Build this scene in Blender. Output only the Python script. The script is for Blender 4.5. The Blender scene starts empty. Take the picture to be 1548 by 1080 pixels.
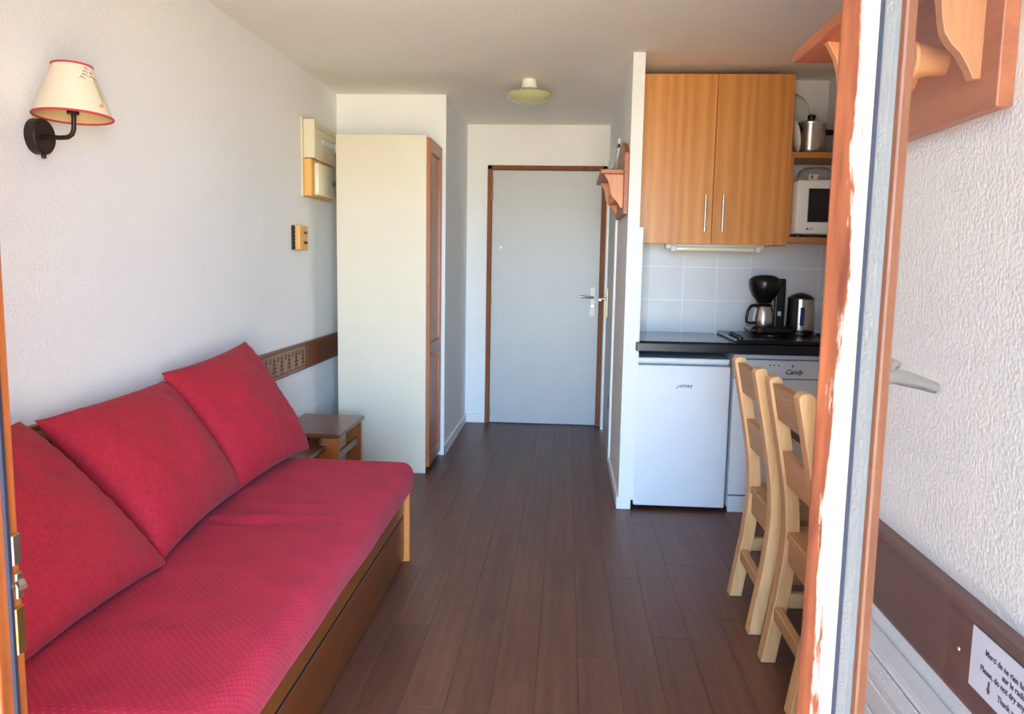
import bpy, bmesh, math, random
from mathutils import Vector, Matrix, noise
random.seed(7)
SC = bpy.context.scene
COL = SC.collection
PI = math.pi

# ------------------------------------------------------------------ camera
F_PX, YAW, PITCH, ROLL, CAM_H = 1200.0, .0673, -.1212, .0176, 1.3144
cd = bpy.data.cameras.new('camera'); cam = bpy.data.objects.new('camera', cd); COL.objects.link(cam)
fw = Vector((-math.sin(YAW)*math.cos(PITCH), math.cos(YAW)*math.cos(PITCH), math.sin(PITCH)))
rt = fw.cross(Vector((0, 0, 1))).normalized(); up = rt.cross(fw)
r2 = rt*math.cos(ROLL) + up*math.sin(ROLL); u2 = -rt*math.sin(ROLL) + up*math.cos(ROLL)
cam.matrix_world = Matrix(((r2.x, u2.x, -fw.x, 0), (r2.y, u2.y, -fw.y, 0), (r2.z, u2.z, -fw.z, CAM_H), (0, 0, 0, 1)))
cd.sensor_width = 36.0; cd.sensor_fit = 'HORIZONTAL'; cd.lens = 36.0*F_PX/1548.0
cd.clip_start = .02; cd.clip_end = 200
cd.dof.use_dof = True; cd.dof.focus_distance = 1.9; cd.dof.aperture_fstop = 27.9/3.0
SC.camera = cam

# ------------------------------------------------------------------ world, light, exposure
SC.view_settings.view_transform = 'Standard'; SC.view_settings.look = 'None'
SC.view_settings.gamma = 1.0; SC.view_settings.use_curve_mapping = False
SC.view_settings.exposure = 1.46
SC.cycles.use_denoising = True
SC.cycles.max_bounces = 12; SC.cycles.diffuse_bounces = 8; SC.cycles.transparent_max_bounces = 12
SC.cycles.sample_clamp_indirect = 6.0
SC.cycles.caustics_reflective = False; SC.cycles.caustics_refractive = False
W = bpy.data.worlds.new('sky'); SC.world = W; W.use_nodes = True
nt = W.node_tree; nt.nodes.clear()
wo = nt.nodes.new('ShaderNodeOutputWorld'); bg = nt.nodes.new('ShaderNodeBackground')
tc = nt.nodes.new('ShaderNodeTexCoord'); sp = nt.nodes.new('ShaderNodeSeparateXYZ')
mr = nt.nodes.new('ShaderNodeMapRange'); mr.inputs[1].default_value = -1; mr.inputs[2].default_value = 1
cr = nt.nodes.new('ShaderNodeValToRGB')
nt.links.new(tc.outputs['Generated'], sp.inputs[0]); nt.links.new(sp.outputs['Z'], mr.inputs[0])
nt.links.new(mr.outputs[0], cr.inputs[0]); nt.links.new(cr.outputs[0], bg.inputs[0]); nt.links.new(bg.outputs[0], wo.inputs[0])
els = cr.color_ramp.elements                                       # ground haze, bright horizon, blue zenith
els[0].position = 0; els[0].color = (1.4, 1.15, .78, 1)
els[1].position = 1; els[1].color = (.5, .9, 1.8, 1)
for ps, cl_ in ((.38, (2.3, 2.0, 1.42)), (.46, (3.0, 2.72, 2.05)), (.497, (3.0, 3.2, 3.1)), (.545, (1.95, 3.25, 4.9)), (.63, (1.1, 2.2, 3.9))):
    e = els.new(ps); e.color = cl_+(1,)
bg.inputs[1].default_value = 4.4
pd = bpy.data.lights.new('daylight_portal', 'AREA'); pd.shape = 'RECTANGLE'; pd.size = 1.24; pd.size_y = 2.14
pd.cycles.is_portal = True
po = bpy.data.objects.new('daylight_portal', pd); COL.objects.link(po)
po.location = (0, .09, 1.09); po.rotation_euler = (PI/2, 0, 0)    # faces +Y, into the room

sd = bpy.data.lights.new('sun', 'SUN'); sd.energy = 34; sd.color = (1.0, .94, .86); sd.angle = .009
so = bpy.data.objects.new('sun', sd); COL.objects.link(so)
so.rotation_euler = Vector((0, 1.0, -.88)).to_track_quat('-Z', 'Y').to_euler()   # high sun under the added slab over the balcony, reaches only the sill

# ------------------------------------------------------------------ material helpers
MATS = {}
def new_mat(name):
    m = bpy.data.materials.new(name); m.use_nodes = True
    n = m.node_tree.nodes; b = n['Principled BSDF']
    MATS[name] = m
    return m, m.node_tree, b
def rgb(r, g, b):
    f = lambda c: ((c/255.0)/12.92 if c/255.0 <= .04045 else (((c/255.0)+.055)/1.055)**2.4)
    return (f(r), f(g), f(b), 1)
def plain(name, col, rough=.5, metal=0, bump=0, bscale=200, coat=0, spec=None):
    m, t, b = new_mat(name)
    b.inputs['Base Color'].default_value = col; b.inputs['Roughness'].default_value = rough
    b.inputs['Metallic'].default_value = metal
    if coat: b.inputs['Coat Weight'].default_value = coat; b.inputs['Coat Roughness'].default_value = .15
    if spec is not None: b.inputs['Specular IOR Level'].default_value = spec
    # faint procedural variation
    tc = t.nodes.new('ShaderNodeTexCoord'); nz = t.nodes.new('ShaderNodeTexNoise'); nz.inputs['Scale'].default_value = 6
    nz.inputs['Detail'].default_value = 4
    mx = t.nodes.new('ShaderNodeMix'); mx.data_type = 'RGBA'
    mx.inputs[6].default_value = tuple(c*.95 for c in col[:3])+(1,); mx.inputs[7].default_value = tuple(min(1, c*1.04) for c in col[:3])+(1,)
    t.links.new(tc.outputs['Object'], nz.inputs['Vector']); t.links.new(nz.outputs['Fac'], mx.inputs[0])
    t.links.new(mx.outputs[2], b.inputs['Base Color'])
    if bump:
        n2 = t.nodes.new('ShaderNodeTexNoise'); n2.inputs['Scale'].default_value = bscale; n2.inputs['Detail'].default_value = 3
        bp = t.nodes.new('ShaderNodeBump'); bp.inputs['Strength'].default_value = bump; bp.inputs['Distance'].default_value = .003
        t.links.new(tc.outputs['Object'], n2.inputs['Vector']); t.links.new(n2.outputs['Fac'], bp.inputs['Height'])
        t.links.new(bp.outputs[0], b.inputs['Normal'])
    return m
def plaster(name, col, strength=.5, scale=55):
    m, t, b = new_mat(name)
    b.inputs['Roughness'].default_value = .92; b.inputs['Specular IOR Level'].default_value = .15
    tc = t.nodes.new('ShaderNodeTexCoord')
    n1 = t.nodes.new('ShaderNodeTexNoise'); n1.inputs['Scale'].default_value = scale; n1.inputs['Detail'].default_value = 4; n1.inputs['Roughness'].default_value = .6
    v = t.nodes.new('ShaderNodeTexVoronoi'); v.inputs['Scale'].default_value = scale*1.6; v.feature = 'SMOOTH_F1'
    ad = t.nodes.new('ShaderNodeMath'); ad.operation = 'ADD'
    bp = t.nodes.new('ShaderNodeBump'); bp.inputs['Strength'].default_value = strength; bp.inputs['Distance'].default_value = .006
    n3 = t.nodes.new('ShaderNodeTexNoise'); n3.inputs['Scale'].default_value = 1.3; n3.inputs['Detail'].default_value = 5
    mx = t.nodes.new('ShaderNodeMix'); mx.data_type = 'RGBA'
    mx.inputs[6].default_value = tuple(c*.93 for c in col[:3])+(1,); mx.inputs[7].default_value = col
    t.links.new(tc.outputs['Object'], n1.inputs['Vector']); t.links.new(tc.outputs['Object'], v.inputs['Vector']); t.links.new(tc.outputs['Object'], n3.inputs['Vector'])
    t.links.new(n1.outputs['Fac'], ad.inputs[0]); t.links.new(v.outputs['Distance'], ad.inputs[1]); t.links.new(ad.outputs[0], bp.inputs['Height'])
    t.links.new(n3.outputs['Fac'], mx.inputs[0]); t.links.new(mx.outputs[2], b.inputs['Base Color']); t.links.new(bp.outputs[0], b.inputs['Normal'])
    return m
def wood(name, c1, c2, axis='Z', scale=14, rough=.4, stretch=12, coat=0, knots=False, bump=.08, var=.12, rings=.0):
    """grain runs along `axis`"""
    m, t, b = new_mat(name)
    L = t.links.new
    tc = t.nodes.new('ShaderNodeTexCoord'); oi = t.nodes.new('ShaderNodeObjectInfo')
    mp = t.nodes.new('ShaderNodeMapping')
    s = [1, 1, 1]; s['XYZ'.index(axis)] = 1.0/stretch; mp.inputs['Scale'].default_value = s
    off = t.nodes.new('ShaderNodeVectorMath'); off.operation = 'SCALE'; off.inputs[0].default_value = (7.1, 3.3, 5.7)
    L(oi.outputs['Random'], off.inputs['Scale']); L(tc.outputs['Object'], mp.inputs['Vector']); L(off.outputs[0], mp.inputs['Location'])
    n1 = t.nodes.new('ShaderNodeTexNoise'); n1.inputs['Scale'].default_value = scale; n1.inputs['Detail'].default_value = 6; n1.inputs['Roughness'].default_value = .6; n1.inputs['Distortion'].default_value = .6
    n2 = t.nodes.new('ShaderNodeTexNoise'); n2.inputs['Scale'].default_value = scale*9; n2.inputs['Detail'].default_value = 3
    L(mp.outputs[0], n1.inputs['Vector']); L(mp.outputs[0], n2.inputs['Vector'])
    fac = n1.outputs['Fac']
    if rings:
        wv = t.nodes.new('ShaderNodeTexWave'); wv.wave_type = 'RINGS'; wv.rings_direction = axis
        wv.inputs['Scale'].default_value = scale*.55; wv.inputs['Distortion'].default_value = 5; wv.inputs['Detail'].default_value = 2; wv.inputs['Detail Scale'].default_value = 1.2
        L(mp.outputs[0], wv.inputs['Vector'])
        mm = t.nodes.new('ShaderNodeMix'); mm.inputs[0].default_value = rings
        L(n1.outputs['Fac'], mm.inputs[2]); L(wv.outputs['Fac'], mm.inputs[3]); fac = mm.outputs[0]
    m2 = t.nodes.new('ShaderNodeMix'); m2.inputs[0].default_value = .3
    L(fac, m2.inputs[2]); L(n2.outputs['Fac'], m2.inputs[3])
    cr = t.nodes.new('ShaderNodeValToRGB'); cr.color_ramp.elements[0].position = .3; cr.color_ramp.elements[1].position = .7
    cr.color_ramp.elements[0].color = c1; cr.color_ramp.elements[1].color = c2
    L(m2.outputs[0], cr.inputs[0])
    col = cr.outputs[0]
    hs = t.nodes.new('ShaderNodeHueSaturation')
    mr = t.nodes.new('ShaderNodeMapRange'); mr.inputs[3].default_value = 1-var; mr.inputs[4].default_value = 1+var
    L(oi.outputs['Random'], mr.inputs[0]); L(mr.outputs[0], hs.inputs['Value']); L(col, hs.inputs['Color']); col = hs.outputs[0]
    if knots:
        vo = t.nodes.new('ShaderNodeTexVoronoi'); vo.inputs['Scale'].default_value = 7
        mp2 = t.nodes.new('ShaderNodeMapping'); s = [1.3, 1.3, 1.3]; s['XYZ'.index(axis)] = .7; mp2.inputs['Scale'].default_value = s
        L(tc.outputs['Object'], mp2.inputs['Vector']); L(off.outputs[0], mp2.inputs['Location']); L(mp2.outputs[0], vo.inputs['Vector'])
        k = t.nodes.new('ShaderNodeMapRange'); k.inputs[1].default_value = .05; k.inputs[2].default_value = .12; k.inputs[3].default_value = .75; k.inputs[4].default_value = 0
        L(vo.outputs['Distance'], k.inputs[0])
        mk = t.nodes.new('ShaderNodeMix'); mk.data_type = 'RGBA'; mk.inputs[7].default_value = tuple(c*.35 for c in c1[:3])+(1,)
        L(k.outputs[0], mk.inputs[0]); L(col, mk.inputs[6]); col = mk.outputs[2]
    L(col, b.inputs['Base Color']); b.inputs['Roughness'].default_value = rough
    if coat: b.inputs['Coat Weight'].default_value = coat; b.inputs['Coat Roughness'].default_value = .2
    if bump:
        bp = t.nodes.new('ShaderNodeBump'); bp.inputs['Strength'].default_value = bump; bp.inputs['Distance'].default_value = .002
        L(m2.outputs[0], bp.inputs['Height']); L(bp.outputs[0], b.inputs['Normal'])
    return m
def peeling(name):
    """old orange varnish with flaking pale primer towards the glass side; UV-free: uses object X (0 at the free edge)"""
    m, t, b = new_mat(name); L = t.links.new
    tc = t.nodes.new('ShaderNodeTexCoord'); sx = t.nodes.new('ShaderNodeSeparateXYZ'); L(tc.outputs['Object'], sx.inputs[0])
    mp = t.nodes.new('ShaderNodeMapping'); mp.inputs['Scale'].default_value = (1, 1, .12); L(tc.outputs['Object'], mp.inputs['Vector'])
    g = t.nodes.new('ShaderNodeTexNoise'); g.inputs['Scale'].default_value = 60; g.inputs['Detail'].default_value = 6; L(mp.outputs[0], g.inputs['Vector'])
    cr = t.nodes.new('ShaderNodeValToRGB'); cr.color_ramp.elements[0].position = .3; cr.color_ramp.elements[1].position = .72
    cr.color_ramp.elements[0].color = rgb(82, 38, 20); cr.color_ramp.elements[1].color = rgb(132, 74, 44); L(g.outputs['Fac'], cr.inputs[0])
    mp2 = t.nodes.new('ShaderNodeMapping'); mp2.inputs['Scale'].default_value = (1.6, 1, .16); L(tc.outputs['Object'], mp2.inputs['Vector'])
    f = t.nodes.new('ShaderNodeTexNoise'); f.inputs['Scale'].default_value = 34; f.inputs['Detail'].default_value = 8; f.inputs['Roughness'].default_value = .72; L(mp2.outputs[0], f.inputs['Vector'])
    mr = t.nodes.new('ShaderNodeMapRange'); mr.inputs[1].default_value = .0; mr.inputs[2].default_value = .045; mr.inputs[3].default_value = -.25; mr.inputs[4].default_value = .22
    L(sx.outputs['X'], mr.inputs[0])
    f2 = t.nodes.new('ShaderNodeTexNoise'); f2.inputs['Scale'].default_value = 5; f2.inputs['Detail'].default_value = 3; L(tc.outputs['Object'], f2.inputs['Vector'])
    f3 = t.nodes.new('ShaderNodeMath'); f3.operation = 'MULTIPLY_ADD'; f3.inputs[1].default_value = .35; f3.inputs[2].default_value = -.17; L(f2.outputs['Fac'], f3.inputs[0])
    a0 = t.nodes.new('ShaderNodeMath'); a0.operation = 'ADD'; L(f.outputs['Fac'], a0.inputs[0]); L(f3.outputs[0], a0.inputs[1])
    ad = t.nodes.new('ShaderNodeMath'); ad.operation = 'ADD'; L(a0.outputs[0], ad.inputs[0]); L(mr.outputs[0], ad.inputs[1])
    th = t.nodes.new('ShaderNodeMapRange'); th.inputs[1].default_value = .50; th.inputs[2].default_value = .55; L(ad.outputs[0], th.inputs[0])
    mx = t.nodes.new('ShaderNodeMix'); mx.data_type = 'RGBA'; mx.inputs[7].default_value = rgb(172, 154, 142)
    L(th.outputs[0], mx.inputs[0]); L(cr.outputs[0], mx.inputs[6]); L(mx.outputs[2], b.inputs['Base Color']); b.inputs['Roughness'].default_value = .6
    bp = t.nodes.new('ShaderNodeBump'); bp.inputs['Strength'].default_value = .35; bp.inputs['Distance'].default_value = .002; bp.invert = True
    L(th.outputs[0], bp.inputs['Height']); L(bp.outputs[0], b.inputs['Normal'])
    return m
def fabric(name, c, dots=False, dotcol=None):
    m, t, b = new_mat(name); L = t.links.new
    b.inputs['Roughness'].default_value = .9; b.inputs['Specular IOR Level'].default_value = .1
    b.inputs['Sheen Weight'].default_value = .08; b.inputs['Sheen Roughness'].default_value = .5; b.inputs['Sheen Tint'].default_value = (1, .55, .6, 1)
    tc = t.nodes.new('ShaderNodeTexCoord')
    n = t.nodes.new('ShaderNodeTexNoise'); n.inputs['Scale'].default_value = 90 if not dots else 9; n.inputs['Detail'].default_value = 5; L(tc.outputs['Object'], n.inputs['Vector'])
    cr = t.nodes.new('ShaderNodeValToRGB'); cr.color_ramp.elements[0].position = .3; cr.color_ramp.elements[1].position = .7
    cr.color_ramp.elements[0].color = tuple(x*.86 for x in c[:3])+(1,); cr.color_ramp.elements[1].color = tuple(min(1, x*1.1) for x in c[:3])+(1,)
    L(n.outputs['Fac'], cr.inputs[0]); col = cr.outputs[0]
    bp = t.nodes.new('ShaderNodeBump'); bp.inputs['Strength'].default_value = .25; bp.inputs['Distance'].default_value = .0015
    if dots:
        s = t.nodes.new('ShaderNodeSeparateXYZ'); L(tc.outputs['Object'], s.inputs[0])
        # distance along the profile: x + z so that the dots carry on down the front face
        az = t.nodes.new('ShaderNodeMath'); az.operation = 'SUBTRACT'; L(s.outputs['X'], az.inputs[0]); L(s.outputs['Z'], az.inputs[1])
        def sn(o, k):
            a = t.nodes.new('ShaderNodeMath'); a.operation = 'MULTIPLY'; a.inputs[1].default_value = k; L(o, a.inputs[0])
            q = t.nodes.new('ShaderNodeMath'); q.operation = 'SINE'; L(a.outputs[0], q.inputs[0]); return q.outputs[0]
        p = t.nodes.new('ShaderNodeMath'); p.operation = 'MULTIPLY'; L(sn(az.outputs[0], 2*PI/.020), p.inputs[0]); L(sn(s.outputs['Y'], 2*PI/.020), p.inputs[1])
        th = t.nodes.new('ShaderNodeMapRange'); th.inputs[1].default_value = .45; th.inputs[2].default_value = .75; th.inputs[4].default_value = .6; L(p.outputs[0], th.inputs[0])
        mx = t.nodes.new('ShaderNodeMix'); mx.data_type = 'RGBA'; mx.inputs[7].default_value = dotcol
        L(th.outputs[0], mx.inputs[0]); L(col, mx.inputs[6]); col = mx.outputs[2]
        L(p.outputs[0], bp.inputs['Height'])
    else:
        w = t.nodes.new('ShaderNodeTexNoise'); w.inputs['Scale'].default_value = 420; L(tc.outputs['Object'], w.inputs['Vector']); L(w.outputs['Fac'], bp.inputs['Height'])
    L(col, b.inputs['Base Color']); L(bp.outputs[0], b.inputs['Normal'])
    return m
def glassy(name, tint=(1, 1, 1, 1), haze=.04, ior=1.5, rough=.0, hazecol=(.9, .9, .9, 1)):
    m, t, b = new_mat(name); L = t.links.new; t.nodes.remove(b); out = t.nodes['Material Output']
    tr = t.nodes.new('ShaderNodeBsdfTransparent'); tr.inputs[0].default_value = tint
    gl = t.nodes.new('ShaderNodeBsdfGlossy'); gl.inputs['Roughness'].default_value = rough
    lw = t.nodes.new('ShaderNodeLayerWeight'); pw = t.nodes.new('ShaderNodeMath'); pw.operation = 'POWER'; pw.inputs[1].default_value = 5
    L(lw.outputs['Facing'], pw.inputs[0]); fr = t.nodes.new('ShaderNodeMapRange'); fr.inputs[3].default_value = ((ior-1)/(ior+1))**2; fr.inputs[4].default_value = 1
    L(pw.outputs[0], fr.inputs[0])
    df = t.nodes.new('ShaderNodeBsdfDiffuse'); df.inputs[0].default_value = hazecol
    mh = t.nodes.new('ShaderNodeMixShader'); nz = t.nodes.new('ShaderNodeTexNoise'); nz.inputs['Scale'].default_value = 5; nz.inputs['Detail'].default_value = 6
    tc = t.nodes.new('ShaderNodeTexCoord'); L(tc.outputs['Object'], nz.inputs['Vector'])
    hm = t.nodes.new('ShaderNodeMapRange'); hm.inputs[3].default_value = haze*.5; hm.inputs[4].default_value = haze*1.5; L(nz.outputs['Fac'], hm.inputs[0])
    L(hm.outputs[0], mh.inputs[0]); L(tr.outputs[0], mh.inputs[1]); L(df.outputs[0], mh.inputs[2])
    mx = t.nodes.new('ShaderNodeMixShader'); L(fr.outputs[0], mx.inputs[0]); L(mh.outputs[0], mx.inputs[1]); L(gl.outputs[0], mx.inputs[2])
    L(mx.outputs[0], out.inputs['Surface'])
    return m

WHITE = rgb(232, 232, 230)
M = {}
M['wall'] = plaster('wall_plaster', rgb(238, 241, 243), .3, 100)
M['ceil'] = plaster('ceiling_plaster', rgb(245, 242, 236), .4, 85)
M['smooth'] = plain('smooth_white_paint', rgb(236, 237, 237), .7)
M['skirt'] = plain('white_skirting', rgb(236, 236, 234), .45)
M['vinyl_base'] = plain('floor_screed', rgb(40, 26, 22), .8)
M['plank'] = wood('dark_floor_plank', rgb(78, 47, 35), rgb(110, 69, 52), 'Y', 18, .42, 12, bump=.04, var=.10, rings=.12)
M['red'] = fabric('red_cotton', rgb(160, 38, 52))
M['redw'] = fabric('red_woven_cover', rgb(165, 34, 56), True, rgb(182, 58, 78))
M['bedwood'] = wood('bed_varnished_wood', rgb(104, 52, 14), rgb(142, 78, 26), 'Y', 12, .38, 14, coat=.25)
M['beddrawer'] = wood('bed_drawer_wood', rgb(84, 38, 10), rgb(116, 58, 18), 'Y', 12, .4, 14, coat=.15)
M['bedend'] = wood('bed_end_wood', rgb(150, 82, 30), rgb(192, 116, 52), 'Z', 12, .4, 10)
M['sidewood'] = wood('side_table_wood', rgb(80, 40, 24), rgb(116, 64, 38), 'Y', 12, .3, 12, coat=.2)
M['sideleg'] = wood('side_table_leg_wood', rgb(140, 70, 24), rgb(190, 106, 44), 'Z', 12, .38, 12, coat=.2)
M['pine'] = wood('pine_chair_wood', rgb(198, 148, 94), rgb(232, 188, 134), 'Z', 16, .5, 10, knots=True)
M['piney'] = wood('pine_slat_wood', rgb(176, 130, 84), rgb(206, 162, 112), 'Y', 16, .5, 10, knots=True)
M['pinex'] = wood('pine_rail_wood', rgb(190, 146, 92), rgb(222, 182, 130), 'X', 16, .5, 10)
M['beech'] = wood('beech_cabinet_veneer', rgb(188, 120, 52), rgb(216, 152, 82), 'Z', 10, .38, 16, coat=.15, rings=.3, var=.07)
M['beechx'] = wood('beech_shelf_veneer', rgb(176, 110, 52), rgb(204, 140, 78), 'X', 10, .4, 14)
M['rack'] = wood('rack_pine_varnish', rgb(146, 76, 40), rgb(184, 108, 66), 'Y', 14, .42, 10, knots=True)
M['rackz'] = wood('rack_bracket_pine', rgb(184, 112, 64), rgb(214, 148, 96), 'Z', 14, .42, 8, knots=True)
M['trimwood'] = wood('dado_board_wood', rgb(92, 42, 16), rgb(128, 64, 28), 'Y', 14, .4, 16, coat=.1, var=.04)
M['trimdark'] = wood('dark_dado_wood', rgb(70, 24, 6), rgb(100, 40, 13), 'Y', 14, .5, 16, var=.04)
M['frieze'] = wood('frieze_pale_wood', rgb(150, 108, 82), rgb(172, 128, 100), 'Y', 14, .5, 10, var=.03)
M['print'] = plain('burnt_print', rgb(82, 52, 38), .6)
M['doorframe'] = wood('door_frame_wood', rgb(112, 62, 32), rgb(150, 90, 50), 'Z', 16, .75, 12)
M['greydoor'] = plain('grey_door_paint', rgb(186, 187, 186), .42)
M['cream'] = plain('cream_laminate', rgb(214, 207, 188), .55)
M['wardwood'] = wood('wardrobe_door_wood', rgb(150, 86, 46), rgb(186, 116, 68), 'Z', 14, .35, 12, coat=.2)
M['appl'] = plain('white_enamel', rgb(222, 227, 232), .55)
M['appl2'] = plain('white_plastic', rgb(226, 226, 222), .4)
M['seal'] = plain('grey_rubber_seal', rgb(96, 100, 106), .6)
M['dark'] = plain('dark_void_plastic', rgb(22, 22, 26), .5)
M['counter'] = plain('black_worktop', rgb(26, 26, 32), .3, bump=.1, bscale=300)
M['hobglass'] = plain('black_hob_glass', rgb(30, 34, 38), .06)
M['black'] = plain('black_plastic', rgb(18, 17, 19), .28)
M['red_led'] = plain('red_switch', rgb(130, 16, 18), .35)
M['steel'] = plain('brushed_steel', rgb(200, 196, 190), .26, 1)
M['chrome'] = plain('satin_nickel', rgb(188, 187, 182), .3, 1)
M['brass'] = plain('old_brass', rgb(190, 160, 100), .35, 1)
M['blue'] = plain('blue_water_gauge', rgb(34, 52, 120), .25)
M['tile'] = plain('white_glazed_tile', rgb(230, 234, 238), .16)
M['grout'] = plain('pale_grout', rgb(250, 250, 250), .85)
M['iron'] = plain('dark_brown_iron', rgb(46, 32, 28), .45, .3)
M['shade'] = plain('cream_lampshade', rgb(222, 208, 184), .8, bump=.1, bscale=500)
M['shadein'] = plain('lampshade_lining', rgb(216, 190, 140), .7)
M['shadered'] = plain('lampshade_red_trim', rgb(190, 56, 62), .7)
M['shadeprint'] = plain('lampshade_grey_print', rgb(150, 146, 122), .8)
M['frost'] = plain('frosted_green_glass', rgb(196, 196, 150), .25, coat=.5)
M['boxcream'] = plain('meter_box_plastic', rgb(214, 206, 180), .5)
M['boxorange'] = plain('yellowed_plastic', rgb(226, 172, 92), .5)
M['boxclear'] = plain('milky_cover', rgb(226, 222, 192), .2, coat=.4)
M['paper'] = plain('white_paper', rgb(214, 218, 236), .85)
M['ink'] = plain('dark_ink', rgb(40, 42, 66), .7)
M['logo'] = plain('logo_grey', rgb(88, 94, 108), .4)
M['tabletop'] = wood('dining_table_wood', rgb(92, 50, 32), rgb(126, 74, 48), 'Y', 12, .35, 12)
M['peel'] = peeling('peeling_window_paint')
M['framewood'] = wood('window_frame_wood', rgb(112, 58, 30), rgb(150, 88, 52), 'Z', 18, .5, 14)
M['leafwood'] = wood('left_leaf_wood', rgb(112, 56, 20), rgb(160, 88, 36), 'Z', 18, .5, 14)
M['bead'] = plain('aluminium_spacer', rgb(128, 127, 126), .6, 0, .6, 260)
M['rubber'] = plain('blue_black_gasket', rgb(26, 31, 46), .5)
M['pane'] = glassy('window_glass', (.845, .86, .865, 1), .008, 1.3)
M['clear'] = glassy('clear_glass', (.97, .985, .975, 1), .03, 1.4)
M['rad'] = plain('radiator_enamel', rgb(218, 216, 214), .4)
M['radgrille'] = plain('radiator_grille', rgb(150, 150, 152), .5)
M['tube'] = plain('lamp_diffuser', rgb(226, 224, 200), .3)
M['mwglass'] = plain('oven_window', rgb(18, 17, 20), .08)
M['partition'] = plain('sky_blocker_paint', rgb(92, 97, 106), .8)  # dark, so the added sky-blocking walls bounce little light back
M['stone'] = plain('balcony_slab_stone', rgb(200, 184, 162), .8, bump=.3, bscale=60)

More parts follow.
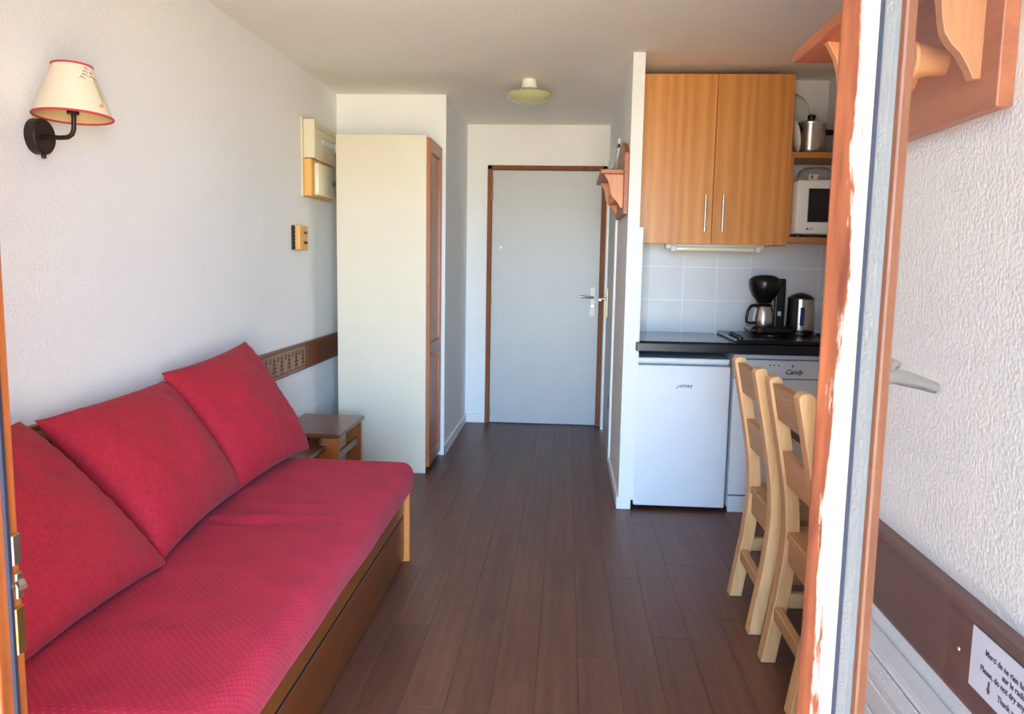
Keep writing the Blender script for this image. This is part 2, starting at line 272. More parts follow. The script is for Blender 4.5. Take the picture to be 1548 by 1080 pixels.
# ------------------------------------------------------------------ mesh helpers
def world_off(p):
    v = Vector((0, 0, 0))
    while p is not None: v += Vector(p.location); p = p.parent
    return v
class MB:
    def __init__(s): s.bm = bmesh.new()
    def box(s, x0, x1, y0, y1, z0, z1, bev=0, seg=2, mat=None):
        b = bmesh.new()
        vs = [b.verts.new(c) for c in ((x0, y0, z0), (x1, y0, z0), (x1, y1, z0), (x0, y1, z0), (x0, y0, z1), (x1, y0, z1), (x1, y1, z1), (x0, y1, z1))]
        for f in ((3, 2, 1, 0), (4, 5, 6, 7), (0, 1, 5, 4), (1, 2, 6, 5), (2, 3, 7, 6), (3, 0, 4, 7)): b.faces.new([vs[i] for i in f])
        if bev: bmesh.ops.bevel(b, geom=list(b.edges), offset=bev, segments=seg, affect='EDGES', profile=.5)
        s.merge(b, mat); return s
    def merge(s, b, mat=None):
        if mat is not None: bmesh.ops.transform(b, matrix=mat, verts=list(b.verts))
        me = bpy.data.meshes.new('tmp'); b.to_mesh(me); b.free(); s.bm.from_mesh(me); bpy.data.meshes.remove(me)
    def prism(s, pts, axis, a, c, bev=0, mat=None):
        """pts: outline in the two other axes (cyclic order), extruded along axis from a to c"""
        def P(u, v, w):
            return {'X': (w, u, v), 'Y': (u, w, v), 'Z': (u, v, w)}[axis]
        b = bmesh.new()
        lo = [b.verts.new(P(u, v, a)) for u, v in pts]; hi = [b.verts.new(P(u, v, c)) for u, v in pts]
        n = len(pts); b.faces.new(lo); b.faces.new(hi[::-1])
        for i in range(n): b.faces.new((lo[i], hi[i], hi[(i+1) % n], lo[(i+1) % n]))
        bmesh.ops.recalc_face_normals(b, faces=list(b.faces))
        if bev:
            ed = [e for e in b.edges if len({(v in lo) for v in e.verts}) == 1]
            bmesh.ops.bevel(b, geom=ed, offset=bev, segments=2, affect='EDGES', profile=.5)
        s.merge(b, mat); return s
    def lathe(s, prof, seg=32, mat=None, cap=True):
        """prof: [(r, z)] revolved about Z"""
        b = bmesh.new(); rings = []
        for r, z in prof:
            if r < 1e-6: rings.append([b.verts.new((0, 0, z))])
            else: rings.append([b.verts.new((r*math.cos(2*PI*i/seg), r*math.sin(2*PI*i/seg), z)) for i in range(seg)])
        for A, B in zip(rings, rings[1:]):
            for i in range(seg):
                j = (i+1) % seg
                if len(A) == 1 and len(B) == 1: continue
                if len(A) == 1: b.faces.new((A[0], B[i], B[j]))
                elif len(B) == 1: b.faces.new((A[i], A[j], B[0]))
                else: b.faces.new((A[i], A[j], B[j], B[i]))
        if cap:
            for R in (rings[0], rings[-1]):
                if len(R) > 1: b.faces.new(R)
        bmesh.ops.recalc_face_normals(b, faces=list(b.faces))
        s.merge(b, mat); return s
    def tube(s, pts, r, seg=10, cap=True, closed=False):
        pts = [Vector(p) for p in pts]; n = len(pts); b = bmesh.new(); rings = []
        rs = r if isinstance(r, (list, tuple)) else [r]*n
        prev = None
        for i, p in enumerate(pts):
            if closed: t = (pts[(i+1) % n]-pts[i-1]).normalized()
            else: t = (pts[min(i+1, n-1)]-pts[max(i-1, 0)]).normalized()
            if prev is None:
                a = Vector((0, 0, 1)) if abs(t.z) < .9 else Vector((1, 0, 0)); u = t.cross(a).normalized()
            else: u = (prev-t*prev.dot(t)).normalized()
            prev = u; w = t.cross(u)
            rings.append([b.verts.new(p+(u*math.cos(2*PI*k/seg)+w*math.sin(2*PI*k/seg))*rs[i]) for k in range(seg)])
        m = n if closed else n-1
        for i in range(m):
            A, B = rings[i], rings[(i+1) % n]
            for k in range(seg): b.faces.new((A[k], A[(k+1) % seg], B[(k+1) % seg], B[k]))
        if cap and not closed: b.faces.new(rings[0][::-1]); b.faces.new(rings[-1])
        bmesh.ops.recalc_face_normals(b, faces=list(b.faces))
        s.merge(b); return s
    def rbox(s, cx, cy, cz, hx, hy, hz, r, n=(8, 8, 4), disp=None):
        """rounded box, subdivided, optional displacement function"""
        b = bmesh.new(); h = Vector((hx, hy, hz)); c = Vector((cx, cy, cz)); cache = {}
        def vert(p):
            k = tuple(round(q, 5) for q in p)
            if k not in cache:
                q = Vector(p); ri = Vector([max(-(h[i]-r), min(h[i]-r, q[i])) for i in range(3)]); d = q-ri
                if d.length > 1e-9: q = ri+d.normalized()*r
                if disp: q = disp(q)
                cache[k] = b.verts.new(c+q)
            return cache[k]
        def lin(i, ax):
            # denser samples near the rounded ends
            N = n[ax]; e = 5; L = h[ax]
            pts = [-L+r*(k/e) for k in range(e)]+[-(L-r)+2*(L-r)*k/N for k in range(N+1)]+[L-r+r*(k+1)/e for k in range(e)]
            return pts
        ls = [lin(0, a) for a in range(3)]
        for ax in range(3):
            a1, a2 = (ax+1) % 3, (ax+2) % 3
            for sg in (-1, 1):
                for i in range(len(ls[a1])-1):
                    for j in range(len(ls[a2])-1):
                        q = []
                        for (di, dj) in ((0, 0), (1, 0), (1, 1), (0, 1)):
                            p = [0, 0, 0]; p[ax] = sg*h[ax]; p[a1] = ls[a1][i+di]; p[a2] = ls[a2][j+dj]; q.append(vert(p))
                        if len(set(q)) == 4:
                            try: b.faces.new(q if sg > 0 else q[::-1])
                            except ValueError: pass
        bmesh.ops.recalc_face_normals(b, faces=list(b.faces))
        s.merge(b); return s
    def build(s, name, mat, parent=None, smooth=None, loc=None):
        """links as one mesh object; verts are given in world space; origin at parent (or at loc)"""
        o0 = world_off(parent) if parent is not None else Vector((0, 0, 0))
        if loc is not None: o0 = Vector(loc)
        bmesh.ops.translate(s.bm, verts=list(s.bm.verts), vec=-o0)
        me = bpy.data.meshes.new(name); s.bm.to_mesh(me); s.bm.free()
        mats = mat if isinstance(mat, (list, tuple)) else [mat]
        for q in mats: me.materials.append(q)
        if smooth is not None:
            for p in me.polygons: p.use_smooth = True
            try: me.set_sharp_from_angle(angle=math.radians(smooth))
            except Exception: pass
        o = bpy.data.objects.new(name, me); COL.objects.link(o)
        if parent is not None:
            o.parent = parent
            if loc is not None: o.location = Vector(loc)-world_off(parent)
        elif loc is not None: o.location = loc
        return o
def link_copy(src, parent, loc):
    c = src.copy(); COL.objects.link(c); c.parent = parent; c.location = loc; return c
def thing(name, label, cat, loc, group=None, rotz=0):
    o = bpy.data.objects.new(name, None); COL.objects.link(o); o.empty_display_size = .05
    o.location = loc; o.rotation_euler = (0, 0, rotz); o['label'] = label; o['category'] = cat
    if group: o['group'] = group
    return o
def tag(o, label, cat, group=None):
    o['label'] = label; o['category'] = cat
    if group: o['group'] = group
    return o
def struct(name, mb, mat, parent=None, label=None, cat=None, **k):
    o = mb.build(name, mat, parent, **k)
    if parent is None:
        o['kind'] = 'structure'
        if label: o['label'] = label
        o['category'] = cat or name.split('_')[0]
    return o
def text_mesh(name, s, size, mat, parent, M4, shear=0, bold=0, depth=.0004, spacing=1):
    cu = bpy.data.curves.new(name, 'FONT'); cu.body = s; cu.size = size; cu.shear = shear; cu.offset = bold; cu.extrude = depth; cu.space_character = spacing
    t = bpy.data.objects.new('tmp_text', cu); COL.objects.link(t)
    bpy.context.view_layer.update()
    me = bpy.data.meshes.new_from_object(t.evaluated_get(bpy.context.evaluated_depsgraph_get()))
    bpy.data.objects.remove(t); bpy.data.curves.remove(cu)
    me.transform(M4); me.transform(Matrix.Translation(-world_off(parent))); me.name = name
    me.materials.clear(); me.materials.append(mat)
    o = bpy.data.objects.new(name, me); COL.objects.link(o); o.parent = parent
    return o
def frame4(o, x, y):
    x = Vector(x).normalized(); y = Vector(y).normalized(); z = x.cross(y)
    return Matrix(((x.x, y.x, z.x, o[0]), (x.y, y.y, z.y, o[1]), (x.z, y.z, z.z, o[2]), (0, 0, 0, 1)))

# ------------------------------------------------------------------ setting
XL, XC, XP, XP2, XN, XA = -1.518, -.802, .304, .365, .634, 1.66
YW, YP, YK, YS, YD, H = .33, 4.17, 4.79, 5.21, 6.323, 2.362
YN = 1.93
T = .12
fl = struct('floor', MB().box(XL-T, XA+T, .05, YD+T, -.12, -.006), M['vinyl_base'], label='dark brown wood-look plank floor of the studio', cat='floor')
PW, PL = .132, 1.22
plank_me = {}
x = XL; ci = 0
while x < XA-.001:
    w = min(PW, XA-x); y = YW-((ci*.43) % 1)*PL-.05; ymax = YD if x < XP2 else YK
    while y < ymax:
        a, c = max(y, .06), min(y+PL, ymax)
        if c-a > .03:
            key = (round(w, 3), round(c-a, 3))
            if key not in plank_me:
                mb = MB(); mb.box(.0003, w-.0003, .0004, c-a-.0004, -.006, 0, .0005, 1)
                o = mb.build('plank', M['plank']); o.parent = fl; plank_me[key] = o.data
            else:
                o = bpy.data.objects.new('plank', plank_me[key]); COL.objects.link(o); o.parent = fl
            o.location = (x, a, 0)
        y += PL
    x += PW; ci += 1
struct('ceiling', MB().box(XL-T, XA+T, .05, YD+T, H, H+.12), M['ceil'], label='off-white stippled ceiling', cat='ceiling')
struct('wall_left', MB().box(XL-T, XL, .05, YS+T, 0, H), M['wall'], label='white textured plaster wall behind the red sofa bed', cat='wall')
struct('wall_recess', MB().box(XL, XC-T, YS, YS+T, 0, H).box(XC-T, XC, YS, YD, 0, H), M['wall'], label='white wall above and beside the wardrobe turning into the corridor', cat='wall')
DX0, DX1, DZ = -.640, .290, 2.05
mb = MB().box(XC-T, DX0, YD, YD+T, 0, H).box(DX0, DX1, YD, YD+T, DZ, H).box(DX1, XP2, YD, YD+T, 0, H)
struct('wall_back', mb, M['smooth'], label='plain white wall around the grey entrance door', cat='wall')
# partition between corridor and kitchen with the bathroom door set into its corridor face
BY0, BY1, BZ = 5.06, 6.22, 2.04
mb = MB().box(XP, XP2, YP, BY0, 0, H).box(XP, XP2, BY0, BY1, BZ, H).box(XP, XP2, BY1, YD, 0, H)
mb.box(XP2, XP2+.02, YP, YP+.05, .05, 1.495)
struct('wall_partition', mb, M['wall'], label='narrow white partition wall end beside the fridge', cat='wall')
wk = struct('wall_kitchen', MB().box(XP2, XA+T, YK, YK+T, 0, H), M['smooth'], label='kitchen back wall with white square tiles', cat='wall')
struct('wall_alcove', MB().box(XA, XA+T, YN, YK, 0, H), M['wall'], label='white side wall of the dining and kitchen alcove', cat='wall')
struct('wall_right', MB().box(XN, XA+T, YW-.28, YN, 0, H), M['wall'], label='white textured wall seen through the open window leaf', cat='wall')
struct('wall_front', MB().box(XL-T, -.66, .05, YW, 0, H).box(-.66, .66, .05, YW, 2.18, H), M['wall'], label='front wall with the balcony door opening', cat='wall')
struct('trim_3', MB().box(1.461, XA, 4.62, YK, 1.95, H), M['smooth'], label='white boxed pipe duct in the kitchen corner', cat='duct')
struct('balcony', MB().box(-1.02, 1.74, -1.8, .05, -.20, -.03), M['stone'], label='balcony slab outside the open window', cat='balcony')
struct('wall_balcony_left', MB().box(-1.02, -.88, -2.3, .05, -.03, 2.42), M['partition'], label='added unseen wall left of the balcony, keeping sky off the right leaf', cat='wall')  # added out of view to shade the right leaf and right wall
struct('wall_balcony_right', MB().box(1.6, 1.74, -1.8, .05, -.03, 2.42), M['partition'], label='added unseen wall right of the balcony, dimming the left wall', cat='wall')  # added out of view to cut sky light on the left wall
struct('ceiling_balcony', MB().box(-1.02, 1.74, -1.8, .05, 2.42, 2.6), M['smooth'], label='added unseen slab above the balcony, blocking steep sky light', cat='ceiling')  # added out of view; cuts light from above near the opening
# tiles
xs = [XP2+.021]; q = .490
while q < XA-.01: xs.append(q); q += .196
xs.append(XA)
zs = [.905, 1.098, 1.294, 1.489]
tile_me = {}
mb = MB().box(XP2+.0005, XA, YK-.004, YK, .86, 1.49); mb.build('grout', M['grout'], wk)
for x0, x1 in zip(xs, xs[1:]):
    for z0, z1 in zip(zs, zs[1:]):
        mb = MB().box(x0+.0022, x1-.0022, YK-.008, YK-.002, z0+.0022, z1-.0022, .0012, 1)
        mb.build('tile', M['tile'], wk)
# skirting
def skirt(name, boxes, label):
    mb = MB()
    for bx in boxes: mb.box(*bx, .003, 1)
    struct(name, mb, M['skirt'], label=label, cat='baseboard')
skirt('baseboard_left', [(XL, XL+.012, YW, YS, 0, .07)], 'white skirting along the left wall')
skirt('baseboard_corridor', [(XC, XC+.012, YS-.012, YD, 0, .072), (XC-.028, XC+.012, YS-.012, YS, 0, .072)], 'white skirting along the corridor left wall')
skirt('baseboard_back', [(XC+.012, DX0-.001, YD-.012, YD, 0, .072)], 'short white skirting left of the entrance door')
skirt('baseboard_partition', [(XP-.012, XP, YP-.012, BY0-.045, 0, .068), (XP, XP2+.004, YP-.012, YP, 0, .068)], 'white skirting around the partition wall end')

# entrance door
dr = struct('door_1', MB().box(DX0+.036, DX1-.036, YD-.004, YD+.036, .006, DZ-.036, .003, 1), M['greydoor'], label='flat grey entrance door with white handle plate', cat='door')
mb = MB().box(DX0, DX0+.034, YD-.022, YD+.06, 0, DZ, .003, 1); mb.build('door_jamb', M['doorframe'], dr)
mb = MB().box(DX1-.034, DX1, YD-.022, YD+.06, 0, DZ, .003, 1); mb.build('door_jamb', M['doorframe'], dr)
mb = MB().box(DX0, DX1, YD-.022, YD+.06, DZ-.034, DZ, .003, 1); mb.build('door_head', M['doorframe'], dr)
for z in (1.93, 1.82, 1.0, .10):
    mb = MB().tube([(DX0+.036, YD-.026, z-.035), (DX0+.036, YD-.026, z+.035)], .008, 8); mb.build('hinge', M['brass'], dr, 40)
pl = MB().box(.185, .225, YD-.012, YD-.004, .885, 1.115, .003, 1).build('handle_plate', M['appl2'], dr)
MB().tube([(.205, YD-.01, 1.035), (.205, YD-.05, 1.035), (.19, YD-.058, 1.035), (.10, YD-.058, 1.042)], .009, 10).build('handle', M['chrome'], dr, 50)
MB().lathe([(0, 0), (.009, 0), (.009, .006), (0, .006)], 12, Matrix.Translation((.205, YD-.012, .965)) @ Matrix.Rotation(PI/2, 4, 'X')).build('key_cylinder', M['chrome'], dr, 40)
MB().lathe([(0, 0), (.011, 0), (.011, .006), (0, .006)], 12, Matrix.Translation((-.53, YD-.004, 1.415)) @ Matrix.Rotation(PI/2, 4, 'X')).build('peephole', M['appl2'], dr, 40)
MB().box(DX0+.002, DX1-.002, YD+.061, YD+.075, 0, DZ-.001).build('leak_blocker', M['dark'], dr)  # dark sheet added behind the leaf to stop sky showing through the gaps
MB().box(DX0+.034, DX1-.034, YD-.002, YD+.06, -.005, .004).build('threshold', M['dark'], dr)

# bathroom door in the corridor face of the partition
d2 = struct('door_2', MB().box(XP+.004, XP+.038, BY0+.035, BY1-.035, .012, BZ-.035, .003, 1), M['greydoor'], label='grey bathroom door on the right side of the corridor', cat='door')
mb = MB().box(XP-.014, XP+.04, BY0-.03, BY0+.03, .03, BZ, .003, 1); mb.build('door_jamb', M['skirt'], d2)
mb = MB().box(XP-.014, XP+.04, BY1-.03, BY1+.03, 0, BZ, .003, 1); mb.build('door_jamb', M['skirt'], d2)
mb = MB().box(XP-.014, XP+.04, BY0-.03, BY1+.03, BZ-.03, BZ+.03, .003, 1); mb.build('door_head', M['skirt'], d2)
MB().box(XP-.006, XP+.004, 5.99, 6.03, .90, 1.12, .003, 1).build('handle_plate', M['brass'], d2)
MB().tube([(XP-.004, 6.01, 1.04), (XP-.05, 6.01, 1.04), (XP-.058, 5.98, 1.04), (XP-.058, 5.90, 1.035)], .008, 10).build('handle', M['chrome'], d2, 50)
for z in (.42, 1.7):
    MB().tube([(XP-.016, BY0+.03, z-.04), (XP-.016, BY0+.03, z+.04)], .007, 8).build('hinge', M['chrome'], d2, 40)

# dado boards on the walls
t1 = struct('trim_1', MB().prism([(XL, .668), (XL+.016, .668), (XL+.018, .676), (XL+.018, .806), (XL+.022, .810), (XL+.022, .823), (XL, .823)], 'Y', .45, 5.19, 0), M['trimwood'], label='brown dado board with a pale tree frieze along the left wall', cat='dado board')
MB().box(XL+.018, XL+.0195, 1.1, 4.46, .677, .806).build('frieze_panel', M['frieze'], t1)
mb = MB(); mp = MB()
X0, X1 = XL+.0195, XL+.0205
y = 4.42
while y > 1.15:
    mb.box(X0, X1, y-.004, y+.004, .70, .795)                      # trunk
    for k in range(4):
        z = .715+k*.021; w = .030-k*.006
        for sg in (-1, 1):
            mb.prism([(y, z+.010), (y, z+.002), (y+sg*w, z-.008), (y+sg*w, z-.001)], 'X', X0, X1)
    yy = y-.055                                                    # ring
    n = 12
    for k in range(n):
        a0, a1 = 2*PI*k/n, 2*PI*(k+.9)/n
        mb.prism([(yy+.015*math.cos(a0), .778+.015*math.sin(a0)), (yy+.015*math.cos(a1), .778+.015*math.sin(a1)), (yy+.010*math.cos(a1), .778+.010*math.sin(a1)), (yy+.010*math.cos(a0), .778+.010*math.sin(a0))], 'X', X0, X1)
    for k in range(5):
        mb.box(X0, X1, y+.04-k*.02, y+.052-k*.02, .684+.005*(k % 2), .694+.005*(k % 2))
    y -= .112
o = mb.build('frieze_print', M['print'], t1); o['kind'] = 'stuff'
t2 = struct('trim_2', MB().prism([(XN, .658), (XN-.018, .658), (XN-.020, .666), (XN-.020, .786), (XN-.016, .790), (XN-.016, .795), (XN-.025, .800), (XN-.028, .808), (XN-.024, .816), (XN, .816)], 'Y', .36, YN-.02, 0), M['trimdark'], label='dark varnished dado board with moulded top edge on the right wall', cat='dado board')
MB().lathe([(0, 0), (.004, 0), (.003, .002), (0, .002)], 10, Matrix.Translation((XN-.020, 1.20, .735)) @ Matrix.Rotation(-PI/2, 4, 'Y')).build('nail_head', M['chrome'], t2, 40)

# ------------------------------------------------------------------ window leaves and frame
def leaf(name, F0, hinge, label, flip, zbot=.06, ztop=2.12):
    """casement leaf; local x runs from the free edge to the hinge, local y points to the leaf's inner side"""
    d = (Vector(hinge)-Vector(F0)); L = d.length; d.normalize()
    n = Vector((-d.y, d.x, 0)) if not flip else Vector((d.y, -d.x, 0))
    root = bpy.data.objects.new(name, None); COL.objects.link(root); root['kind'] = 'structure'; root['label'] = label; root['category'] = 'window'
    root.matrix_world = Matrix(((d.x, n.x, 0, F0[0]), (d.y, n.y, 0, F0[1]), (0, 0, 1, 0), (0, 0, 0, 1)))
    if flip: root.matrix_world = Matrix(((d.x, n.x, 0, F0[0]), (d.y, n.y, 0, F0[1]), (0, 0, 1, 0), (0, 0, 0, 1)))
    def part(pname, mb, mat, par=None, sm=None):
        me = bpy.data.meshes.new(pname); bmesh.ops.recalc_face_normals(mb.bm, faces=list(mb.bm.faces)); mb.bm.to_mesh(me); mb.bm.free(); me.materials.append(mat)
        if sm:
            for p in me.polygons: p.use_smooth = True
            me.set_sharp_from_angle(angle=math.radians(sm))
        o = bpy.data.objects.new(pname, me); COL.objects.link(o); o.parent = par or root; return o
    return root, part, L
for nm, F0, hg, lb, flip in (('window_1', (.2812, .900, 0), (.600, .345, 0), 'open glazed window leaf with peeling orange and white paint at right', False),
                             ('window_2', (-.611, .826, 0), (-.607, .345, 0), 'edge of the open left window leaf with metal lock plates', True)):
    root, part, L = leaf(nm, F0, hg, lb, flip)
    zb, zt = .06, 2.12
    sw = .044
    part('stile', MB().box(0, sw, 0, .044, zb, zt, .003, 2), M['leafwood'] if flip else M['peel'])
    part('stile', MB().box(L-.07, L, 0, .044, zb, zt, .003, 2), M['framewood'])
    part('rail', MB().box(sw, L-.07, 0, .044, zb, zb+.28, .003, 1), M['framewood'])
    part('rail', MB().box(sw, L-.07, 0, .044, zt-.08, zt, .003, 1), M['framewood'])
    part('gasket', MB().box(sw, sw+.0025, .0075, .0118, zb+.28, zt-.08), M['rubber'])
    part('spacer', MB().box(sw+.001, sw+.0125, .0142, .0238, zb+.285, zt-.085), M['bead'])
    part('bead', MB().box(sw-.002, sw+.0165, .028, .044, zb+.27, zt-.07, .002, 1), M['framewood'])
    g = part('pane', MB().box(sw-.004, L-.068, .012, .0145, zb+.27, zt-.07), M['pane'])
    if nm == 'window_1':
        z = 1.190
        h = part('handle', MB().tube([(.020, .044, z), (.020, .080, z), (.020, .098, z), (.021, .110, z-.002), (.027, .140, z-.010), (.032, .158, z-.016)], [.0085, .0085, .0095, .0095, .0078, .0065], 14), M['chrome'], None, 50)
        part('rose', MB().box(.006, .034, .044, .052, z-.06, z+.06, .004, 2), M['chrome'])
        part('thumb_stop', MB().tube([(.020, .088, z+.002), (.019, .098, z+.016), (.019, .106, z+.012)], [.005, .006, .005], 8), M['chrome'], None, 50)
    else:
        part('seal_strip', MB().box(.019, .024, -.004, .0, zb, zt), M['rubber'])
        for k, (z0, z1, w) in enumerate(((.86, .915, .016), (.925, .955, .012), (.965, 1.0, .015))):
            part('lock_plate', MB().box(.001, w, -.003, .0005, z0, z1, .001, 1), M['chrome'] if k != 0 else M['brass'])
        part('lock_bolt', MB().tube([(.008, -.004, .945), (.012, -.010, .94)], .005, 8), M['chrome'], None, 40)
mb = MB().box(-.66, -.615, .20, .335, 0, 2.18, .003, 1); wf = struct('window_3', mb, M['framewood'], label='fixed wooden frame of the balcony opening', cat='window')
MB().box(.615, .66, .20, .335, 0, 2.18, .003, 1).build('jamb', M['framewood'], wf)
MB().box(-.615, .615, .20, .335, 2.135, 2.18, .003, 1).build('head', M['framewood'], wf)
MB().box(-.615, .615, .10, .335, 0, .035, .003, 1).build('sill', M['framewood'], wf)

# ------------------------------------------------------------------ sofa bed
BX, BY0_, BY1_ = -.68, 1.30, 3.325
bed = thing('sofa_bed', 'low wooden single bed used as a sofa with red dotted mattress cover', 'sofa bed', (-1.09, 2.3, 0))
MB().box(XL+.02, BX, BY0_, BY1_-.034, .212, .30, .003, 1).build('side_rail', M['bedwood'], bed)
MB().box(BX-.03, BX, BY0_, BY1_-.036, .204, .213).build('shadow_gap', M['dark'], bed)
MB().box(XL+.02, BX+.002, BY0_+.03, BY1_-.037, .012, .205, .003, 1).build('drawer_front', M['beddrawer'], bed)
for y0 in (BY0_-.02, BY1_-.034):
    MB().box(XL+.015, BX+.026, y0, y0+.032, 0, .362, .005, 2).build('end_board', M['bedend'], bed)
def mdisp(q):
    x, y, z = q
    top = max(0, min(1, (z+.02)/.09))
    w = 0
    # creases lying across the cover between the cushions and the front edge
    for (cx, cy, ang, ln, wd, am) in ((-.02, .20, .10, .17, .020, .008), (.06, .235, -.06, .20, .028, .007), (.10, .165, .12, .22, .030, -.005), (-.06, .10, .30, .12, .022, .005), (.14, .34, -.12, .2, .035, .004), (.0, -.35, .1, .3, .05, .004), (.1, -.62, -.1, .25, .06, .004)):
        dx, dy = x-cx, y-cy+.03*math.sin(9*x+cy*7); u = dx*math.cos(ang)+dy*math.sin(ang); v = -dx*math.sin(ang)+dy*math.cos(ang)
        w += am*math.exp(-(u/ln)**2-(v/wd)**2)
    w += .006*noise.noise(Vector((x*3, y*3, 1)))
    sag = -.008*math.cos(y*2.2)*top
    return Vector((x+.008*noise.noise(Vector((y*2.5, z*4, 3)))*(1 if x > .3 else 0), y, z+w*top+sag))
MB().rbox((XL+.02-.628)/2, (1.31+3.287)/2, .3845, (-.628-XL-.02)/2, (3.287-1.31)/2, .0715, .052, (40, 130, 3), mdisp).build('mattress', M['redw'], bed, 60)

# cushions
def cushion(name, label, bl, br, tl, tr, thick, seed):
    """quad corners (bottom-left, bottom-right, top-left, top-right as seen from the room)"""
    bl, br, tl, tr = map(Vector, (bl, br, tl, tr))
    cen = (bl+br+tl+tr)/4; nrm = ((br-bl).cross(tl-bl)).normalized()
    b = bmesh.new(); N = 44; front = {}; back = {}
    rnd = random.Random(seed)
    cre = [(rnd.uniform(-.7, .7), rnd.uniform(-.7, .7), rnd.uniform(0, PI), rnd.uniform(.25, .5), rnd.uniform(.03, .06), rnd.uniform(-.009, .009)) for _ in range(14)]
    for i in range(N+1):
        for j in range(N+1):
            u, v = -1+2*i/N, -1+2*j/N
            uu = math.sin(u*PI/2)*.35+u*.65; vv = math.sin(v*PI/2)*.35+v*.65
            k = .055
            su = uu*(1-k*(1-vv*vv)); sv = vv*(1-k*(1-uu*uu))
            a, c = (su+1)/2, (sv+1)/2
            p = bl*(1-a)*(1-c)+br*a*(1-c)+tl*(1-a)*c+tr*a*c
            prof = (max(0, 1-uu**2)**.46)*(max(0, 1-vv**2)**.46)
            w = (.016*noise.noise(Vector((uu*1.7+seed, vv*1.7, seed)))+.007*noise.noise(Vector((uu*4+seed, vv*4+uu*2, seed+3))))*prof
            for (cu, cv, an, ln, wd, am) in cre:
                du, dv = uu-cu, vv-cv; r1 = du*math.cos(an)+dv*math.sin(an); r2_ = -du*math.sin(an)+dv*math.cos(an)
                w += am*math.exp(-(r1/ln)**2-(r2_/wd)**2)*min(1, prof*2)
            # seam puckering near the edges
            edge = max(abs(uu), abs(vv)); w += .004*math.sin(38*(uu if abs(vv) > abs(uu) else vv)+seed)*max(0, (edge-.75)/.25)*(1-edge**8)
            t = thick/2*prof
            front[i, j] = b.verts.new(p+nrm*(t+w))
            if 0 < i < N and 0 < j < N: back[i, j] = b.verts.new(p-nrm*(t*.8))
            else: back[i, j] = front[i, j]
    for i in range(N):
        for j in range(N):
            b.faces.new((front[i, j], front[i+1, j], front[i+1, j+1], front[i, j+1]))
            q = [back[i, j], back[i, j+1], back[i+1, j+1], back[i+1, j]]
            if len(set(q)) >= 3:
                try: b.faces.new(q)
                except ValueError: pass
    bmesh.ops.recalc_face_normals(b, faces=list(b.faces))
    mb = MB(); mb.merge(b); o = mb.build(name, M['red'], None, 75, loc=cen)
    tag(o, label, 'cushion', 'red cushions leaning along the wall on the sofa bed'); return o
cushion('cushion', 'red square cushion nearest the side tables, its top corner over the dado board', (-1.175, 2.725, .462), (-1.11, 3.35, .475), (-1.43, 2.70, .895), (-1.42, 3.42, .935), .22, 1.3)
cushion('cushion', 'red square cushion in the middle of the sofa bed row', (-1.11, 2.065, .462), (-1.165, 2.735, .470), (-1.455, 2.055, .852), (-1.44, 2.73, .862), .235, 4.1)
cushion('cushion', 'red square cushion nearest the left window leaf, cut by the picture edge', (-1.10, 1.38, .462), (-1.09, 2.055, .460), (-1.455, 1.36, .85), (-1.455, 1.995, .862), .235, 7.7)

# ------------------------------------------------------------------ side tables beyond the bed
def side_table(name, label, x0, x1, y0, y1, zt, shelf):
    t = thing(name, label, 'side table', ((x0+x1)/2, (y0+y1)/2, 0), 'nest of side tables')
    MB().box(x0, x1, y0, y1, zt-.024, zt, .006, 2).build('tabletop', M['sidewood'], t)
    for xx in (x0+.012, x1-.097):
        for yy in (y0+.02, y1-.050):
            MB().box(xx, xx+.085, yy, yy+.030, 0, zt-.024, .003, 1).build('leg', M['sideleg'], t)
    for xx in (x0+.026, x1-.042):
        MB().box(xx, xx+.018, y0+.050, y1-.050, zt-.15, zt-.115, .002, 1).build('side_rail', M['sidewood'], t)
    MB().box(x0+.097, x1-.097, y1-.045, y1-.027, zt-.085, zt-.024, .002, 1).build('apron', M['sideleg'], t)
    return t
side_table('side_table', 'taller brown side table standing against the cream wardrobe side', -1.485, -1.135, 3.89, 4.40, .42, True)
side_table('side_table', 'lower brown side table between the sofa bed and the taller one', -1.43, -1.20, 3.48, 3.885, .362, False)

# ------------------------------------------------------------------ wardrobe
wd = thing('wardrobe', 'tall wardrobe with cream side panel and narrow wooden panelled door', 'wardrobe', (-1.1, 4.97, 0))
MB().box(-1.384, -.842, 4.725, 4.745, 0, 2.036, .002, 1).build('side_panel', M['cream'], wd)
MB().box(-1.384, -.846, 4.745, 5.195, 2.015, 2.033).build('top_panel', M['cream'], wd)
MB().box(-1.384, -1.366, 4.745, 5.195, 0, 2.015).build('back_panel', M['cream'], wd)
MB().box(-1.366, -.85, 4.745, 5.195, .03, .05).build('bottom_panel', M['cream'], wd)
X0, X1 = -.848, -.822
wdoor = MB().box(X0, X1, 4.748, 4.80, .035, 2.025, .003, 1).box(X0, X1, 5.135, 5.19, .035, 2.025, .003, 1) \
    .box(X0, X1, 4.80, 5.135, .035, .11, .003, 1).box(X0, X1, 4.80, 5.135, 1.945, 2.025, .003, 1).box(X0, X1, 4.80, 5.135, .66, .80, .003, 1).build('door', M['wardwood'], wd)
MB().box(X0+.004, X1-.014, 4.79, 5.145, .10, .67).build('door_panel', M['wardwood'], wdoor)
MB().box(X0+.004, X1-.014, 4.79, 5.145, .79, 1.955).build('door_panel', M['wardwood'], wdoor)
MB().lathe([(0, 0), (.007, 0), (.007, .012), (.014, .018), (.015, .026), (.010, .032), (0, .033)], 14, Matrix.Translation((X1, 4.862, .725)) @ Matrix.Rotation(PI/2, 4, 'Y')).build('knob', M['wardwood'], wdoor, 50)

